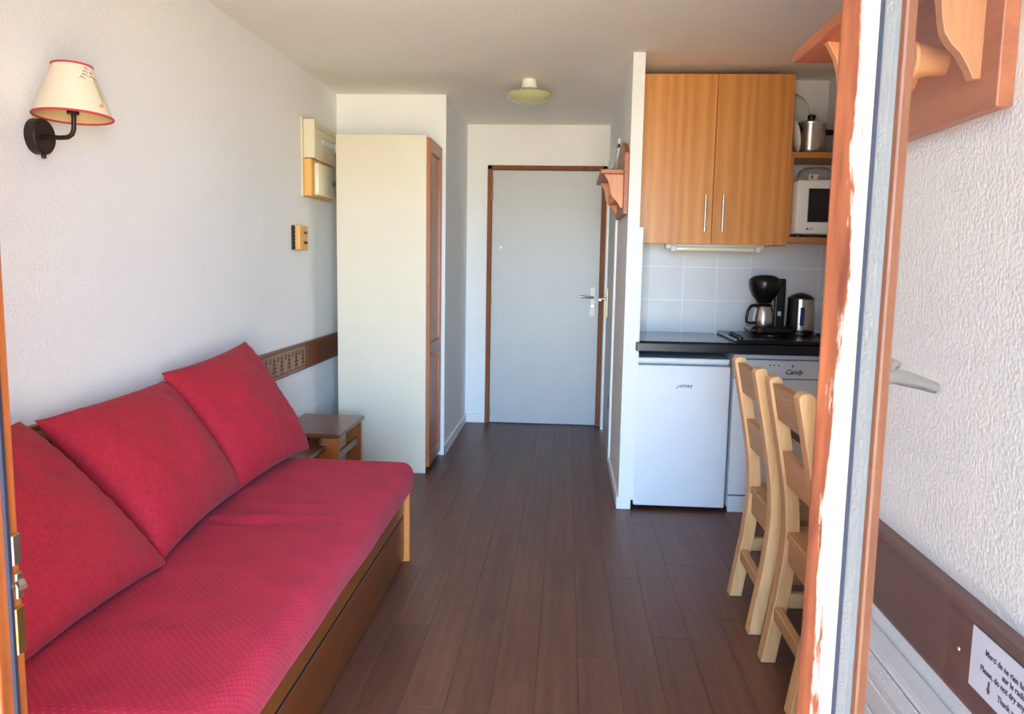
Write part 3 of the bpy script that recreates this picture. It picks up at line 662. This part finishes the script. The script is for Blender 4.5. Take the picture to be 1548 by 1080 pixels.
# ------------------------------------------------------------------ kitchen
fr = thing('fridge', 'small white under-counter fridge beside the partition wall', 'fridge', (.623, 4.45, 0))
MB().box(.384, .862, 4.215, 4.76, .02, .792, .006, 2).build('cabinet_body', M['appl'], fr)
MB().box(.384, .862, 4.196, 4.76, .792, .818, .006, 2).build('top_cover', M['appl'], fr)
fd = MB().box(.382, .864, 4.168, 4.208, .022, .782, .008, 3).build('door', M['appl'], fr, 40)
MB().box(.386, .860, 4.206, 4.217, .03, .785).build('door_seal', M['seal'], fd)
MB().prism([(.52, .782), (.70, .782), (.685, .764), (.66, .758), (.56, .758), (.535, .764)], 'Y', 4.160, 4.170).build('grip', M['appl'], fd)
for xx in (.41, .836):
    for yy in (4.24, 4.72):
        MB().lathe([(0, 0), (.018, 0), (.018, .022), (0, .022)], 12, Matrix.Translation((xx, yy, 0))).build('foot', M['black'], fr, 40)
text_mesh('logo', 'smeg', .030, M['logo'], fd, frame4((.604, 4.1672, .668), (1, 0, 0), (0, 0, 1)), .1, .0006, spacing=1.05)
mb = MB()
for k in range(3): mb.lathe([(0, 0), (.0035, 0), (0, .0006)], 10, Matrix.Translation((.590+.006*k*.9, 4.1672, .664+.006*k)) @ Matrix.Rotation(PI/2, 4, 'X'))
mb.build('logo_dots', M['logo'], fd)

dw = thing('dishwasher', 'white dishwasher with a lettered control strip behind the pine chairs', 'dishwasher', (1.175, 4.45, 0))
MB().box(.880, 1.468, 4.20, 4.76, .02, .848, .004, 1).build('cabinet_body', M['appl'], dw)
MB().box(.880, 1.468, 4.172, 4.20, .828, .850, .003, 1).build('top_strip', M['appl'], dw)
cp = MB().box(.880, 1.468, 4.168, 4.20, .728, .823, .004, 2).build('control_panel', M['appl'], dw)
MB().box(.880, 1.468, 4.172, 4.20, .098, .723, .004, 2).build('door', M['appl'], dw)
MB().box(.884, 1.464, 4.180, 4.20, 0, .088, .003, 1).build('kick_plate', M['appl'], dw)
MB().box(.884, 1.464, 4.186, 4.2, .086, .10).build('shadow_gap', M['seal'], dw)
MB().box(.884, 1.464, 4.184, 4.2, .7225, .7285).build('shadow_gap', M['seal'], dw)
MB().box(.884, 1.464, 4.184, 4.2, .8225, .8285).build('shadow_gap', M['seal'], dw)
text_mesh('logo', 'Candy', .036, M['logo'], cp, frame4((1.139, 4.1672, .752), (1, 0, 0), (0, 0, 1)), .35, .001, spacing=.95)
MB().lathe([(0, 0), (.006, 0), (.006, .002), (0, .002)], 12, Matrix.Translation((1.178, 4.168, .795)) @ Matrix.Rotation(PI/2, 4, 'X')).build('button', M['seal'], cp, 40)
for k in range(3): MB().lathe([(0, 0), (.004, 0), (.004, .002), (0, .002)], 12, Matrix.Translation((1.062+k*.022, 4.168, .797)) @ Matrix.Rotation(PI/2, 4, 'X')).build('button', M['seal'], cp, 40)

wt = MB().box(XP2+.001, XA-.001, 4.128, YK-.009, .858, .902, .004, 2).build('worktop', M['counter'])
tag(wt, 'black kitchen worktop above the fridge and dishwasher', 'worktop')
hb = MB().box(.386, .875, 4.165, 4.765, .902, .909, .002, 1).build('glass_hob_cover', M['hobglass'])
tag(hb, 'shiny dark glass plate lying on the left half of the worktop', 'glass plate')
hob = thing('hob', 'black two-plate hob with a row of small knobs under the coffee maker', 'hob', (1.29, 4.5, .902))
MB().box(.885, 1.56, 4.17, 4.72, .902, .926, .006, 2).build('hob_body', M['black'], hob)
for k in range(5):
    MB().lathe([(0, .926), (.017, .926), (.016, .938), (.008, .939), (.008, .946), (0, .947)], 10, Matrix.Translation((.912, 4.21+.055*k, 0))).build('knob', M['black'], hob, 40)
for cx in (1.14, 1.40):
    MB().lathe([(0, 0), (.085, 0), (.085, .006), (.078, .008), (0, .008)], 28, Matrix.Translation((cx, 4.50, .926))).build('hot_plate', M['black'], hob, 40)

# coffee maker
cm = thing('coffee_maker', 'black filter coffee maker with a round dark filter head', 'coffee maker', (1.12, 4.5, .938))
base = MB().rbox(1.125, 4.50, .957, .115, .10, .019, .015, (4, 4, 1)).build('base', M['black'], cm, 50)
MB().lathe([(0, 0), (.012, 0), (.012, .004), (0, .005)], 14, Matrix.Translation((1.055, 4.402, .957)) @ Matrix.Rotation(PI/2, 4, 'X')).build('switch', M['red_led'], base, 40)
MB().rbox(1.175, 4.53, 1.095, .030, .055, .145, .012, (2, 3, 5)).build('water_tank', M['black'], cm, 50)
MB().box(1.165, 1.183, 4.472, 4.477, 1.035, 1.06, .001, 1).build('label_plate', M['appl2'], cm)
fh = MB().lathe([(0, 1.105), (.038, 1.105), (.046, 1.12), (.066, 1.145), (.082, 1.18), (.088, 1.215), (.084, 1.235), (.06, 1.252), (.03, 1.259), (0, 1.261)], 32, Matrix.Translation((1.088, 4.48, 0))).build('filter_head', M['black'], cm, 50)
MB().box(1.13, 1.19, 4.46, 4.56, 1.20, 1.232, .008, 2).build('bridge', M['black'], cm)
# jug stands on the plate of the machine
jug = thing('coffee_jug', 'steel insulated jug with black handle standing in the coffee maker', 'jug', (1.088, 4.47, .978))
MB().lathe([(0, .978), (.054, .978), (.057, .985), (.056, 1.02), (.050, 1.06), (.042, 1.085), (.040, 1.088), (0, 1.088)], 32, Matrix.Translation((1.088, 4.47, 0))).build('body', M['steel'], jug, 50)
MB().lathe([(.0, 1.088), (.042, 1.088), (.044, 1.094), (.036, 1.101), (0, 1.103)], 28, Matrix.Translation((1.088, 4.47, 0))).build('lid', M['black'], jug, 50)
MB().tube([(1.050, 4.455, 1.085), (1.035, 4.45, 1.093), (1.012, 4.445, 1.088), (.996, 4.44, 1.062), (.989, 4.44, 1.025), (.990, 4.44, 1.002), (1.005, 4.443, .995), (1.038, 4.452, .997)], [.008, .009, .009, .009, .009, .008, .007, .007], 10).build('handle', M['black'], jug, 60)

# kettle
kt = thing('kettle', 'steel cylinder kettle with black lid and blue water gauge', 'kettle', (1.30, 4.5, .938))
kc = Matrix.Translation((1.300, 4.52, 0))
MB().lathe([(0, .938), (.078, .938), (.078, .952), (.070, .958), (0, .958)], 28, kc).build('power_base', M['black'], kt, 40)
MB().lathe([(0, .958), (.074, .958), (.075, .97), (.072, 1.05), (.069, 1.13), (0, 1.13)], 32, kc).build('body', M['steel'], kt, 50)
MB().lathe([(0, 1.128), (.071, 1.128), (.071, 1.136), (.05, 1.152), (.02, 1.163), (0, 1.165)], 32, kc).build('lid', M['black'], kt, 50)
# black handle spine on the left, curved plate around the body
pts = []
for k in range(7):
    a = math.radians(195+k*8.5); pts.append((1.300+.079*math.cos(a), 4.52+.079*math.sin(a)))
for k in range(6, -1, -1):
    a = math.radians(195+k*8.5); pts.append((1.300+.068*math.cos(a), 4.52+.068*math.sin(a)))
MB().prism(pts, 'Z', .962, 1.135).build('handle', M['black'], kt, 40)
a = math.radians(263)
MB().box(-.012, .012, -.004, .004, .985, 1.085, .003, 1, Matrix.Translation((1.300+.074*math.cos(a), 4.52+.074*math.sin(a), 0)) @ Matrix.Rotation(a+PI/2, 4, 'Z')).build('water_gauge', M['blue'], kt)
MB().tube([(1.225, 4.56, .950), (1.213, 4.575, .955), (1.205, 4.59, .98), (1.200, 4.60, 1.01)], .0035, 6).build('cord', M['black'], kt, 60)
ld = thing('utensil', 'small chrome utensil with black looped handle beside the kettle', 'utensil', (1.40, 4.42, .930))
MB().lathe([(0, 0), (.018, .002), (.028, .010), (.031, .020), (.029, .020), (.026, .011), (.016, .004), (0, .003)], 20, Matrix.Translation((1.385, 4.395, .9305)) , False).build('bowl', M['steel'], ld, 60)
MB().tube([(1.412, 4.40, .949), (1.432, 4.405, .962), (1.452, 4.412, .984), (1.462, 4.415, .992), (1.458, 4.416, .978), (1.436, 4.408, .958)], .0035, 8).build('handle', M['black'], ld, 60)

# wall cabinet with two doors
KX0, KXM, KX1, KY, KZ0, KZ1 = .372, .779, 1.184, 4.45, 1.421, 2.322
wc = thing('wall_cabinet', 'beech wall cabinet with two doors above the worktop', 'cabinet', ((KX0+KX1)/2, 4.62, KZ0))
MB().box(KX0, KX1, KY+.02, YK-.001, KZ0+.07, KZ1, .001, 1).build('cabinet_body', M['beech'], wc)
for x0 in (KX0, KX1-.018): MB().box(x0, x0+.018, KY+.02, YK-.009, KZ0, KZ0+.07).build('side_skirt', M['beech'], wc)
for x0, x1, hx in ((KX0, KXM-.0015, KXM-.042), (KXM+.0015, KX1, KXM+.052)):
    d = MB().box(x0, x1, KY, KY+.019, KZ0, KZ1, .0015, 1).build('door', M['beech'], wc)
    MB().tube([(hx, KY-.028, 1.487), (hx, KY-.028, 1.685)], .006, 12).tube([(hx, KY, 1.515), (hx, KY-.028, 1.515)], .005, 8).tube([(hx, KY, 1.657), (hx, KY-.028, 1.657)], .005, 8).build('handle', M['chrome'], d, 50)
# open shelf unit
su = thing('shelf_unit', 'open beech shelf unit beside the wall cabinet holding microwave and pot', 'shelf unit', (1.42, 4.62, 1.44))
MB().box(1.186, XA-.001, 4.47, YK-.001, 1.890, 1.922, .002, 1).build('shelf', M['beechx'], su)
MB().box(1.186, XA-.001, 4.46, YK-.009, 1.438, 1.468, .002, 1).build('shelf', M['beechx'], su)
MB().box(1.186, 1.204, 4.47, YK-.0095, 1.4685, 1.8895, .001, 1).build('side_panel', M['beech'], su)
# strip light
ul = thing('strip_light', 'slim fluorescent strip light under the wall cabinet', 'strip light', (.82, 4.55, 1.40))
MB().box(.545, 1.085, 4.53, 4.60, 1.395, 1.4905, .003, 1).build('housing', M['appl2'], ul)
MB().box(.600, 1.035, 4.512, 4.545, 1.383, 1.408, .008, 3).build('diffuser', M['tube'], ul, 50)
for xx in (.572, 1.036): MB().box(xx, xx+.028, 4.508, 4.55, 1.379, 1.412, .003, 1).build('end_cap', M['appl2'], ul)
MB().tube([(1.08, 4.58, 1.408), (1.12, 4.60, 1.414), (1.165, 4.62, 1.43)], .003, 6).build('cord', M['appl2'], ul, 60)
# microwave
mw = thing('microwave', 'white microwave oven with dark window on the lower shelf', 'microwave', (1.42, 4.6, 1.468))
MB().box(1.208, 1.648, 4.405, 4.765, 1.482, 1.765, .012, 3).build('case', M['appl2'], mw, 40)
md = MB().box(1.206, 1.53, 4.378, 4.405, 1.482, 1.765, .010, 3).build('door', M['appl2'], mw, 40)
MB().rbox(1.385, 4.377, 1.632, .120, .004, .088, .0035, (4, 1, 4)).build('window', M['mwglass'], md, 40)
MB().box(1.532, 1.648, 4.38, 4.405, 1.482, 1.765, .008, 2).build('control_panel', M['appl2'], mw)
MB().lathe([(0, 0), (.006, 0), (.006, .001), (0, .001)], 14, Matrix.Translation((1.268, 4.378, 1.508)) @ Matrix.Rotation(PI/2, 4, 'X')).build('logo_disc', M['logo'], md, 40)
text_mesh('logo', 'LG', .016, M['logo'], md, frame4((1.278, 4.3775, 1.503), (1, 0, 0), (0, 0, 1)), 0, .0003)
for xx in (1.24, 1.61):
    for yy in (4.44, 4.74): MB().lathe([(0, 1.468), (.014, 1.468), (.014, 1.484), (0, 1.484)], 12, Matrix.Translation((xx, yy, 0))).build('foot', M['black'], mw, 40)
# glass dish upside down on the microwave, jar under it
gd = thing('glass_bowl', 'clear glass bowl turned over on top of the microwave', 'bowl', (1.335, 4.52, 1.765))
MB().lathe([(.098, 1.765), (.103, 1.768), (.100, 1.79), (.088, 1.822), (.06, 1.842), (0, 1.848), (0, 1.844), (.058, 1.838), (.085, 1.819), (.096, 1.79)], 32, Matrix.Translation((1.335, 4.52, 0)), False).build('bowl_shell', M['clear'], gd, 60)
sp_ = thing('spice_box', 'small white and green box under the glass bowl', 'box', (1.325, 4.50, 1.765))
MB().box(1.292, 1.342, 4.485, 4.515, 1.765, 1.805, .002, 1).build('carton', M['appl2'], sp_)
MB().box(1.300, 1.316, 4.4835, 4.4851, 1.782, 1.800).build('printed_patch', plain('green_print', rgb(60, 130, 80), .6), sp_)
MB().box(1.276, 1.292, 4.487, 4.513, 1.765, 1.789, .002, 1).build('cork', M['rackz'], sp_)
# pots on the upper shelf
pc = thing('pressure_cooker', 'steel pressure cooker with black side handles on the upper shelf', 'pot', (1.315, 4.585, 1.922))
pcm = Matrix.Translation((1.315, 4.585, 0))
MB().lathe([(0, 1.922), (.076, 1.922), (.080, 1.928), (.080, 2.075), (.082, 2.078), (.078, 2.08), (0, 2.08)], 36, pcm).build('pot_body', M['steel'], pc, 50)
lid = MB().lathe([(.083, 2.078), (.084, 2.086), (.06, 2.098), (.02, 2.104), (0, 2.105), (0, 2.08), (.08, 2.078)], 36, pcm, False).build('lid', M['steel'], pc, 50)
MB().lathe([(0, 2.10), (.02, 2.10), (.018, 2.115), (.026, 2.128), (.012, 2.138), (0, 2.139)], 16, pcm).build('lid_knob', M['black'], lid, 50)
MB().rbox(1.238, 4.545, 2.045, .035, .016, .014, .010, (3, 2, 2)).build('handle', M['black'], pc, 50)
MB().rbox(1.415, 4.60, 2.045, .030, .016, .014, .010, (3, 2, 2)).build('handle', M['black'], pc, 50)
gl = thing('glass_cover', 'round glass pan lid with black knob standing against the wall behind the pot', 'pan lid', (1.24, 4.74, 1.922))
lm = Matrix.Translation((1.235, 4.742, 2.10+.072)) @ Matrix.Rotation(math.radians(-82), 4, 'X') @ Matrix.Rotation(math.radians(0), 4, 'Y')
mb = MB(); mb.lathe([(.105, 0), (.10, .008), (.06, .018), (0, .022), (0, .019), (.06, .015), (.099, .005)], 40, lm, False); mb.build('lid_glass', M['clear'], gl, 60)
mb = MB(); mb.tube([tuple(lm @ Vector((.105*math.cos(2*PI*k/40), .105*math.sin(2*PI*k/40), .002))) for k in range(40)], .003, 8, closed=True); mb.build('rim', M['steel'], gl, 60)
mb = MB(); mb.lathe([(0, .020), (.014, .020), (.012, .030), (.022, .036), (.018, .044), (0, .045)], 18, lm); mb.build('knob', M['black'], gl, 50)
pt = tag(MB().lathe([(0, 0), (.055, .002), (.085, .012), (.0855, .014), (.054, .006), (0, .005)], 32, Matrix.Translation((1.200, 4.50, 2.0055)) @ Matrix.Rotation(math.radians(80), 4, 'Y'), False).build('plate', M['appl2'], None, 60, loc=(1.200, 4.50, 1.922)), 'white plate standing upright at the left end of the upper shelf', 'plate')
pn = thing('saucepan', 'cream saucepan with red rim at the right of the pressure cooker', 'pan', (1.52, 4.56, 1.922))
pm = Matrix.Translation((1.52, 4.56, 0))
MB().lathe([(0, 1.922), (.062, 1.922), (.068, 1.93), (.070, 2.03), (.066, 2.03), (.063, 1.93), (0, 1.928)], 30, pm, False).build('pan_body', M['shade'], pn, 50)
MB().tube([(1.52+.069*math.cos(2*PI*k/30), 4.56+.069*math.sin(2*PI*k/30), 2.03) for k in range(30)], .004, 8, closed=True).build('rim', M['shadered'], pn, 60)

# ------------------------------------------------------------------ coat racks
def coat_rack(name, label, xw, y0, y1, zb, zt, zs, depth, by, arch, sy0, sy1, pegs, pr):
    """board on a wall facing -X"""
    t = thing(name, label, 'coat rack', (xw, (y0+y1)/2, zb), None)
    ym = (y0+y1)/2
    n = 16; top = []
    for k in range(n+1):
        u = k/n; top.append((y0+(y1-y0)*u, zt+arch*math.sin(PI*u)**.8))
    pts = [(y0, zb), (y1, zb)]+top[::-1]
    MB().prism(pts, 'X', xw-.025, xw-.0005, .003).build('back_board', M['rack'], t)
    MB().box(xw-depth, xw-.025, sy0, sy1, zs, zs+.024, .004, 2).build('shelf', M['rack'], t)
    hb = .18; d = depth-.045
    xf = xw-.025
    prof = [(xf, zs), (xf, zs-hb+.008), (xf-.010, zs-hb+.008)]
    ctrl = [(.012, .0), (.022, .018), (.036, .038), (.050, .050), (.062, .066), (.068, .088), (.072, .115), (.080, .140), (.0925, .160), (.100, .1715)]
    sc = d/.100
    for u, v in ctrl: prof.append((xf-u*sc, zs-hb+.008+v))
    prof.append((xf-d-.004, zs))
    for yb in by:
        MB().prism(prof, 'Y', yb, yb+.022, .0015).build('bracket', M['rackz'], t)
    for yp, zp in pegs:
        MB().lathe([(0, 0), (pr*.8, 0), (pr*.78, .02), (pr*.95, .045), (pr, .05), (pr*.9, .055), (0, .056)], 20, Matrix.Translation((xf, yp, zp)) @ Matrix.Rotation(-PI/2, 4, 'Y') @ Matrix.Rotation(math.radians(0), 4, 'X')).build('peg', M['rackz'], t, 40)
    return t
coat_rack('coat_rack', 'varnished pine coat rack with big pegs behind the open window leaf', XN, 1.224, 1.80, 1.547, 1.88, 1.768, .137, (1.273, 1.722), .05, 1.20, 1.905, ((1.40, 1.652), (1.52, 1.652), (1.64, 1.652)), .030)
cr2 = coat_rack('coat_rack', 'small pine coat rack with arched back on the corridor partition', XP, 4.20, 4.86, 1.565, 1.875, 1.768, .145, (4.235, 4.72), .09, 4.21, 4.85, ((4.40, 1.66), (4.53, 1.66), (4.65, 1.66)), .028)

# ------------------------------------------------------------------ dining table and chairs
tb = thing('dining_table', 'dark wooden dining table half hidden behind the pine chairs', 'table', (1.25, 2.5, 0))
MB().box(.80, 1.648, 2.02, 2.99, .712, .742, .004, 2).build('tabletop', M['tabletop'], tb)
for xx in (1.02, 1.56):
    for yy in (2.12, 2.84): MB().box(xx, xx+.055, yy, yy+.055, 0, .712, .003, 1).build('leg', M['tabletop'], tb)
for y0 in (2.13, 2.865): MB().box(1.03, 1.61, y0, y0+.02, .63, .712).build('apron', M['tabletop'], tb)
def chair_parts(root):
    """local frame: back towards -x, origin on the floor at the seat's middle"""
    R = Vector(root.location)
    def at(mb): bmesh.ops.translate(mb.bm, verts=list(mb.bm.verts), vec=R); return mb
    ctr = [(0, -.228), (.06, -.219), (.13, -.208), (.25, -.190), (.36, -.178), (.45, -.174), (.54, -.180), (.62, -.192), (.72, -.210), (.82, -.230), (.90, -.246), (.945, -.255)]
    th = .046
    def post(y0, y1):
        left = [(x-th/2, z) for z, x in ctr]; right = [(x+th/2, z) for z, x in ctr]
        topc = [(ctr[-1][1]+th/2-.004, .955), (ctr[-1][1]+.006, .962), (ctr[-1][1]-th/2+.008, .958)]
        return MB().prism(right+topc+left[::-1], 'Y', y0, y1, .004)
    for y0 in (-.196, .136): at(post(y0, y0+.06)).build('leg', M['pine'], root)
    for y0 in (-.196, .140): at(MB().box(.17, .216, y0, y0+.056, 0, .425, .004, 1)).build('leg', M['pine'], root)
    def slat(z0, z1, t=.026):
        def xc(z):
            for (za, xa), (zb, xb) in zip(ctr, ctr[1:]):
                if za <= z <= zb: return xa+(xb-xa)*(z-za)/(zb-za)
            return ctr[-1][1]
        pts = [(xc(z0)-t/2, z0), (xc(z0)+t/2, z0), (xc(z1)+t/2, z1), (xc(z1)-t/2, z1)]
        return MB().prism(pts, 'Y', -.137, .137, .003)
    at(slat(.825, .940)).build('back_slat', M['piney'], root)
    at(slat(.610, .722)).build('back_slat', M['piney'], root)
    at(MB().box(-.150, .235, -.205, .205, .428, .454, .006, 2).box(-.195, -.150, -.135, .135, .428, .454, .003, 1)).build('seat', M['piney'], root)
    at(MB().box(-.186, -.160, -.137, .137, .345, .428, .003, 1)).build('apron', M['piney'], root)
    at(MB().box(.18, .205, -.14, .14, .36, .428, .003, 1)).build('apron', M['piney'], root)
    at(MB().box(-.22, -.194, -.137, .137, .150, .196, .003, 1)).build('stretcher', M['piney'], root)
    for y0 in (-.180, .152): at(MB().box(-.185, .172, y0, y0+.026, .185, .236, .003, 1)).build('stretcher', M['pinex'], root)
    for y0 in (-.172, .146): at(MB().box(-.155, .172, y0, y0+.024, .365, .428, .003, 1)).build('side_apron', M['pinex'], root)
c1 = thing('dining_chair', 'rustic pine chair nearer the dishwasher, back turned to the corridor', 'chair', (.930, 2.945, 0), 'pine chairs at the dining table')
chair_parts(c1)
c2 = c1.copy(); COL.objects.link(c2); c2.location = (.928, 2.415, 0)
c2['label'] = 'rustic pine chair partly hidden by the open window leaf'
for ch in list(c1.children):
    k = ch.copy(); COL.objects.link(k); k.parent = c2

# ------------------------------------------------------------------ wall lamp
LX, LY = -1.395, 2.205
lp = thing('wall_lamp', 'wall lamp with cream red-rimmed shade on a dark iron bracket', 'wall lamp', (XL, 2.2, 1.63))
MB().lathe([(0, 0), (.050, 0), (.050, .026), (.046, .030), (0, .030)], 36, Matrix.Translation((XL+.0005, 2.215, 1.640)) @ Matrix.Rotation(PI/2, 4, 'Y')).build('wall_plate', M['iron'], lp, 40)
MB().lathe([(0, -.014), (.006, -.012), (.007, -.004), (.005, 0), (0, 0)], 12, Matrix.Translation((XL+.022, 2.215, 1.592))).build('screw_knob', M['iron'], lp, 40)
arm = [(XL+.03, 2.215, 1.640), (XL+.075, 2.213, 1.637), (XL+.10, 2.210, 1.638), (XL+.114, 2.208, 1.646), (XL+.121, 2.206, 1.66), (XL+.123, 2.205, 1.69), (LX, LY, 1.72)]
MB().tube(arm, .0065, 12).build('arm', M['iron'], lp, 60)
tilt = Matrix.Translation((LX, LY, 1.765)) @ Matrix.Rotation(math.radians(3), 4, Vector((-.84, -.54, 0))) @ Matrix.Rotation(math.radians(1.5), 4, 'Y') @ Matrix.Translation((0, 0, -1.765))
MB().lathe([(0, 1.70), (.016, 1.70), (.016, 1.76), (0, 1.76)], 16, tilt).build('bulb_holder', M['iron'], lp, 40)
RB, RT, ZB, ZT = .102, .051, 1.693, 1.832
sh = MB().lathe([(RB, ZB), (RT, ZT)], 48, tilt, False).build('lamp_shade', M['shade'], lp, 60)
MB().lathe([(RB-.002, ZB), (RT-.002, ZT)], 48, tilt, False).build('lining', M['shadein'], sh, 60)
for r, z in ((RB, ZB), (RT, ZT)):
    MB().tube([tuple(tilt @ Vector((r*math.cos(2*PI*k/48), r*math.sin(2*PI*k/48), z))) for k in range(48)], .0032, 8, closed=True).build('rim', M['shadered'], sh, 60)
# grey pine tree and a pair of skis printed on the shade
mb = MB()
def stroke(pts, w):
    P3 = []
    for a, z in pts:
        r = RB+(RT-RB)*(z-ZB)/(ZT-ZB)+.0006; an = math.radians(a); P3.append(tuple(tilt @ Vector((r*math.cos(an), r*math.sin(an), z))))
    mb.tube(P3, w, 5)
A0 = -22
for (da, z, ln) in ((2, 1.822, 12), (-4, 1.812, 15), (14, 1.811, 9), (-8, 1.802, 16), (12, 1.800, 16), (-14, 1.793, 14), (22, 1.796, 8)):
    stroke([(A0+da-ln/2, z-.005), (A0+da-ln*.15, z), (A0+da+ln*.15, z-.001), (A0+da+ln/2, z-.006)], [.0006, .0020, .0020, .0006])
stroke([(A0+18, 1.800), (A0+17, 1.78), (A0+20, 1.765), (A0+19, 1.745), (A0+21, 1.730)], .0012)
stroke([(A0+24, 1.79), (A0+23, 1.76), (A0+26, 1.735)], .001)
mb.build('tree_print', M['shadeprint'], sh)
mb = MB()
stroke([(A0+8, 1.716), (A0+18, 1.728)], .0011); stroke([(A0+11, 1.714), (A0+21, 1.725)], .0011)
mb.build('ski_print', M['shadered'], sh)

# ------------------------------------------------------------------ ceiling lamp
cl = thing('ceiling_lamp', 'round ceiling lamp with greenish frosted glass dish in the corridor', 'ceiling lamp', (-.25, 4.78, H))
cmx = Matrix.Translation((-.248, 4.78, 0))
MB().lathe([(0, H-.0005), (.040, H-.0005), (.050, H-.052), (.030, H-.060), (0, H-.060)], 32, cmx).build('canopy', M['appl2'], cl, 40)
pr = [(0, 2.218)]
for k in range(1, 15):
    a = math.radians(k*4.0); pr.append((.1655*math.sin(a), 2.218+.1655*.70*(1-math.cos(a))))
pr += [(.139, 2.271), (.132, 2.283), (.06, 2.297), (0, 2.300)]
MB().lathe(pr, 48, cmx).build('glass_dish', M['frost'], cl, 60)
for a in (250, 10, 130):
    a = math.radians(a); px, py = -.248+.139*math.cos(a), 4.78+.139*math.sin(a)
    MB().lathe([(0, 0), (.008, 0), (.008, .006), (0, .009)], 12, Matrix.Translation((px, py, 2.279)) @ Matrix.Rotation(a+PI/2, 4, 'Z') @ Matrix.Rotation(PI/2, 4, 'X')).build('clip', M['chrome'], cl, 40)

# ------------------------------------------------------------------ boxes on the left wall
bx = thing('meter_box', 'cream electric meter box high on the wall beside the wardrobe', 'meter box', (XL, 4.7, 1.87))
MB().box(XL+.0005, XL+.012, 4.49, 5.02, 1.655, 2.095, .002, 1).build('backplate', M['boxcream'], bx)
MB().box(XL+.012, XL+.078, 4.50, 4.55, 1.872, 2.085, .003, 1).box(XL+.012, XL+.062, 4.55, 4.98, 1.872, 2.085, .003, 1).build('upper_case', M['boxcream'], bx)
for z in (1.955, 2.005, 2.05): MB().box(XL+.062, XL+.068, 4.56, 4.97, z, z+.012, .001, 1).build('rib', M['boxcream'], bx)
MB().box(XL+.0622, XL+.066, 4.70, 4.96, 1.972, 2.000).build('label_strip', M['paper'], bx)
MB().box(XL+.062, XL+.085, 4.935, 4.965, 1.955, 2.01, .002, 1).build('switch_tab', M['paper'], bx)
bb = thing('breaker_box', 'yellowed breaker box with milky cover below the meter box', 'breaker box', (XL, 4.7, 1.65))
MB().box(XL+.012, XL+.055, 4.505, 4.90, 1.660, 1.868, .004, 2).build('case', M['boxorange'], bb)
MB().box(XL+.055, XL+.082, 4.55, 4.875, 1.668, 1.850, .008, 3).build('cover', M['boxclear'], bb, 40)
MB().box(XL+.082, XL+.092, 4.80, 4.85, 1.74, 1.77, .003, 1).build('latch', M['seal'], bb)
th = thing('thermostat', 'small yellowed wall thermostat with dark slots below the breaker box', 'thermostat', (XL, 4.4, 1.35))
MB().box(XL+.0005, XL+.012, 4.315, 4.475, 1.352, 1.486, .002, 1).build('backplate', M['dark'], th)
MB().box(XL+.012, XL+.042, 4.335, 4.475, 1.352, 1.486, .004, 2).build('case', M['boxorange'], th)
MB().box(XL+.042, XL+.044, 4.40, 4.46, 1.385, 1.40).build('slot', M['dark'], th)
MB().box(XL+.042, XL+.044, 4.40, 4.46, 1.44, 1.455).build('slot', M['seal'], th)
for k in range(6): MB().box(XL+.001, XL+.020, 4.3155, 4.325, 1.362+k*.021, 1.370+k*.021).build('vent', M['dark'], th)

# ------------------------------------------------------------------ radiator and notice
ra = thing('radiator', 'white electric wall radiator under the dark dado board', 'radiator', (XN-.03, 1.2, .2))
MB().box(XN-.046, XN-.004, .95, 1.76, .18, .612, .005, 2).build('case', M['rad'], ra)
MB().box(XN-.049, XN-.046, .97, 1.74, .562, .600).build('grille_plate', M['radgrille'], ra)
mb = MB()
for i in range(96):
    mb.box(XN-.0505, XN-.049, .975+i*.008, .979+i*.008, .563, .599)
for j in range(6): mb.box(XN-.0508, XN-.049, .97, 1.74, .5635+j*.006, .5655+j*.006)
o = mb.build('grille_mesh', M['rad'], ra); o['kind'] = 'stuff'
MB().box(XN-.050, XN-.046, .96, 1.75, .602, .611, .001, 1).build('lip', M['appl'], ra)
MB().box(XN-.052, XN-.046, .96, 1.75, .500, .548, .002, 1).build('front_panel', M['rad'], ra)
MB().box(XN-.052, XN-.046, .96, 1.75, .19, .492, .002, 1).build('front_panel', M['rad'], ra)
for yy in (1.1, 1.6): MB().box(XN-.004, XN, yy, yy+.05, .25, .55).build('mount', M['seal'], ra)
nx = XN-.0212
nt_ = thing('paper_notice', 'white printed paper notice taped on the dark dado board', 'notice', (nx, 1.05, .74))
MB().box(nx, nx+.0009, .85, 1.163, .700, .792).build('sheet', M['paper'], nt_)
def line(s, y, z, sz):
    text_mesh('text_line', s, sz, M['ink'], nt_, frame4((nx-.0004, y, z), (0, -1, 0), (0, 0, 1)), 0, .0002, .0002)
line('Merci de ne rien faire secher', 1.124, .764, .0125)
line('sur le radiateur', 1.078, .751, .0125)
line('Please, do not dry anything', 1.134, .737, .0125)
line('Thank you', 1.085, .717, .0125)
MB().prism([(1.111, .731), (1.107, .731), (1.107, .719), (1.104, .719), (1.109, .712), (1.114, .719), (1.111, .719)], 'X', nx-.0005, nx).build('arrow', M['ink'], nt_)
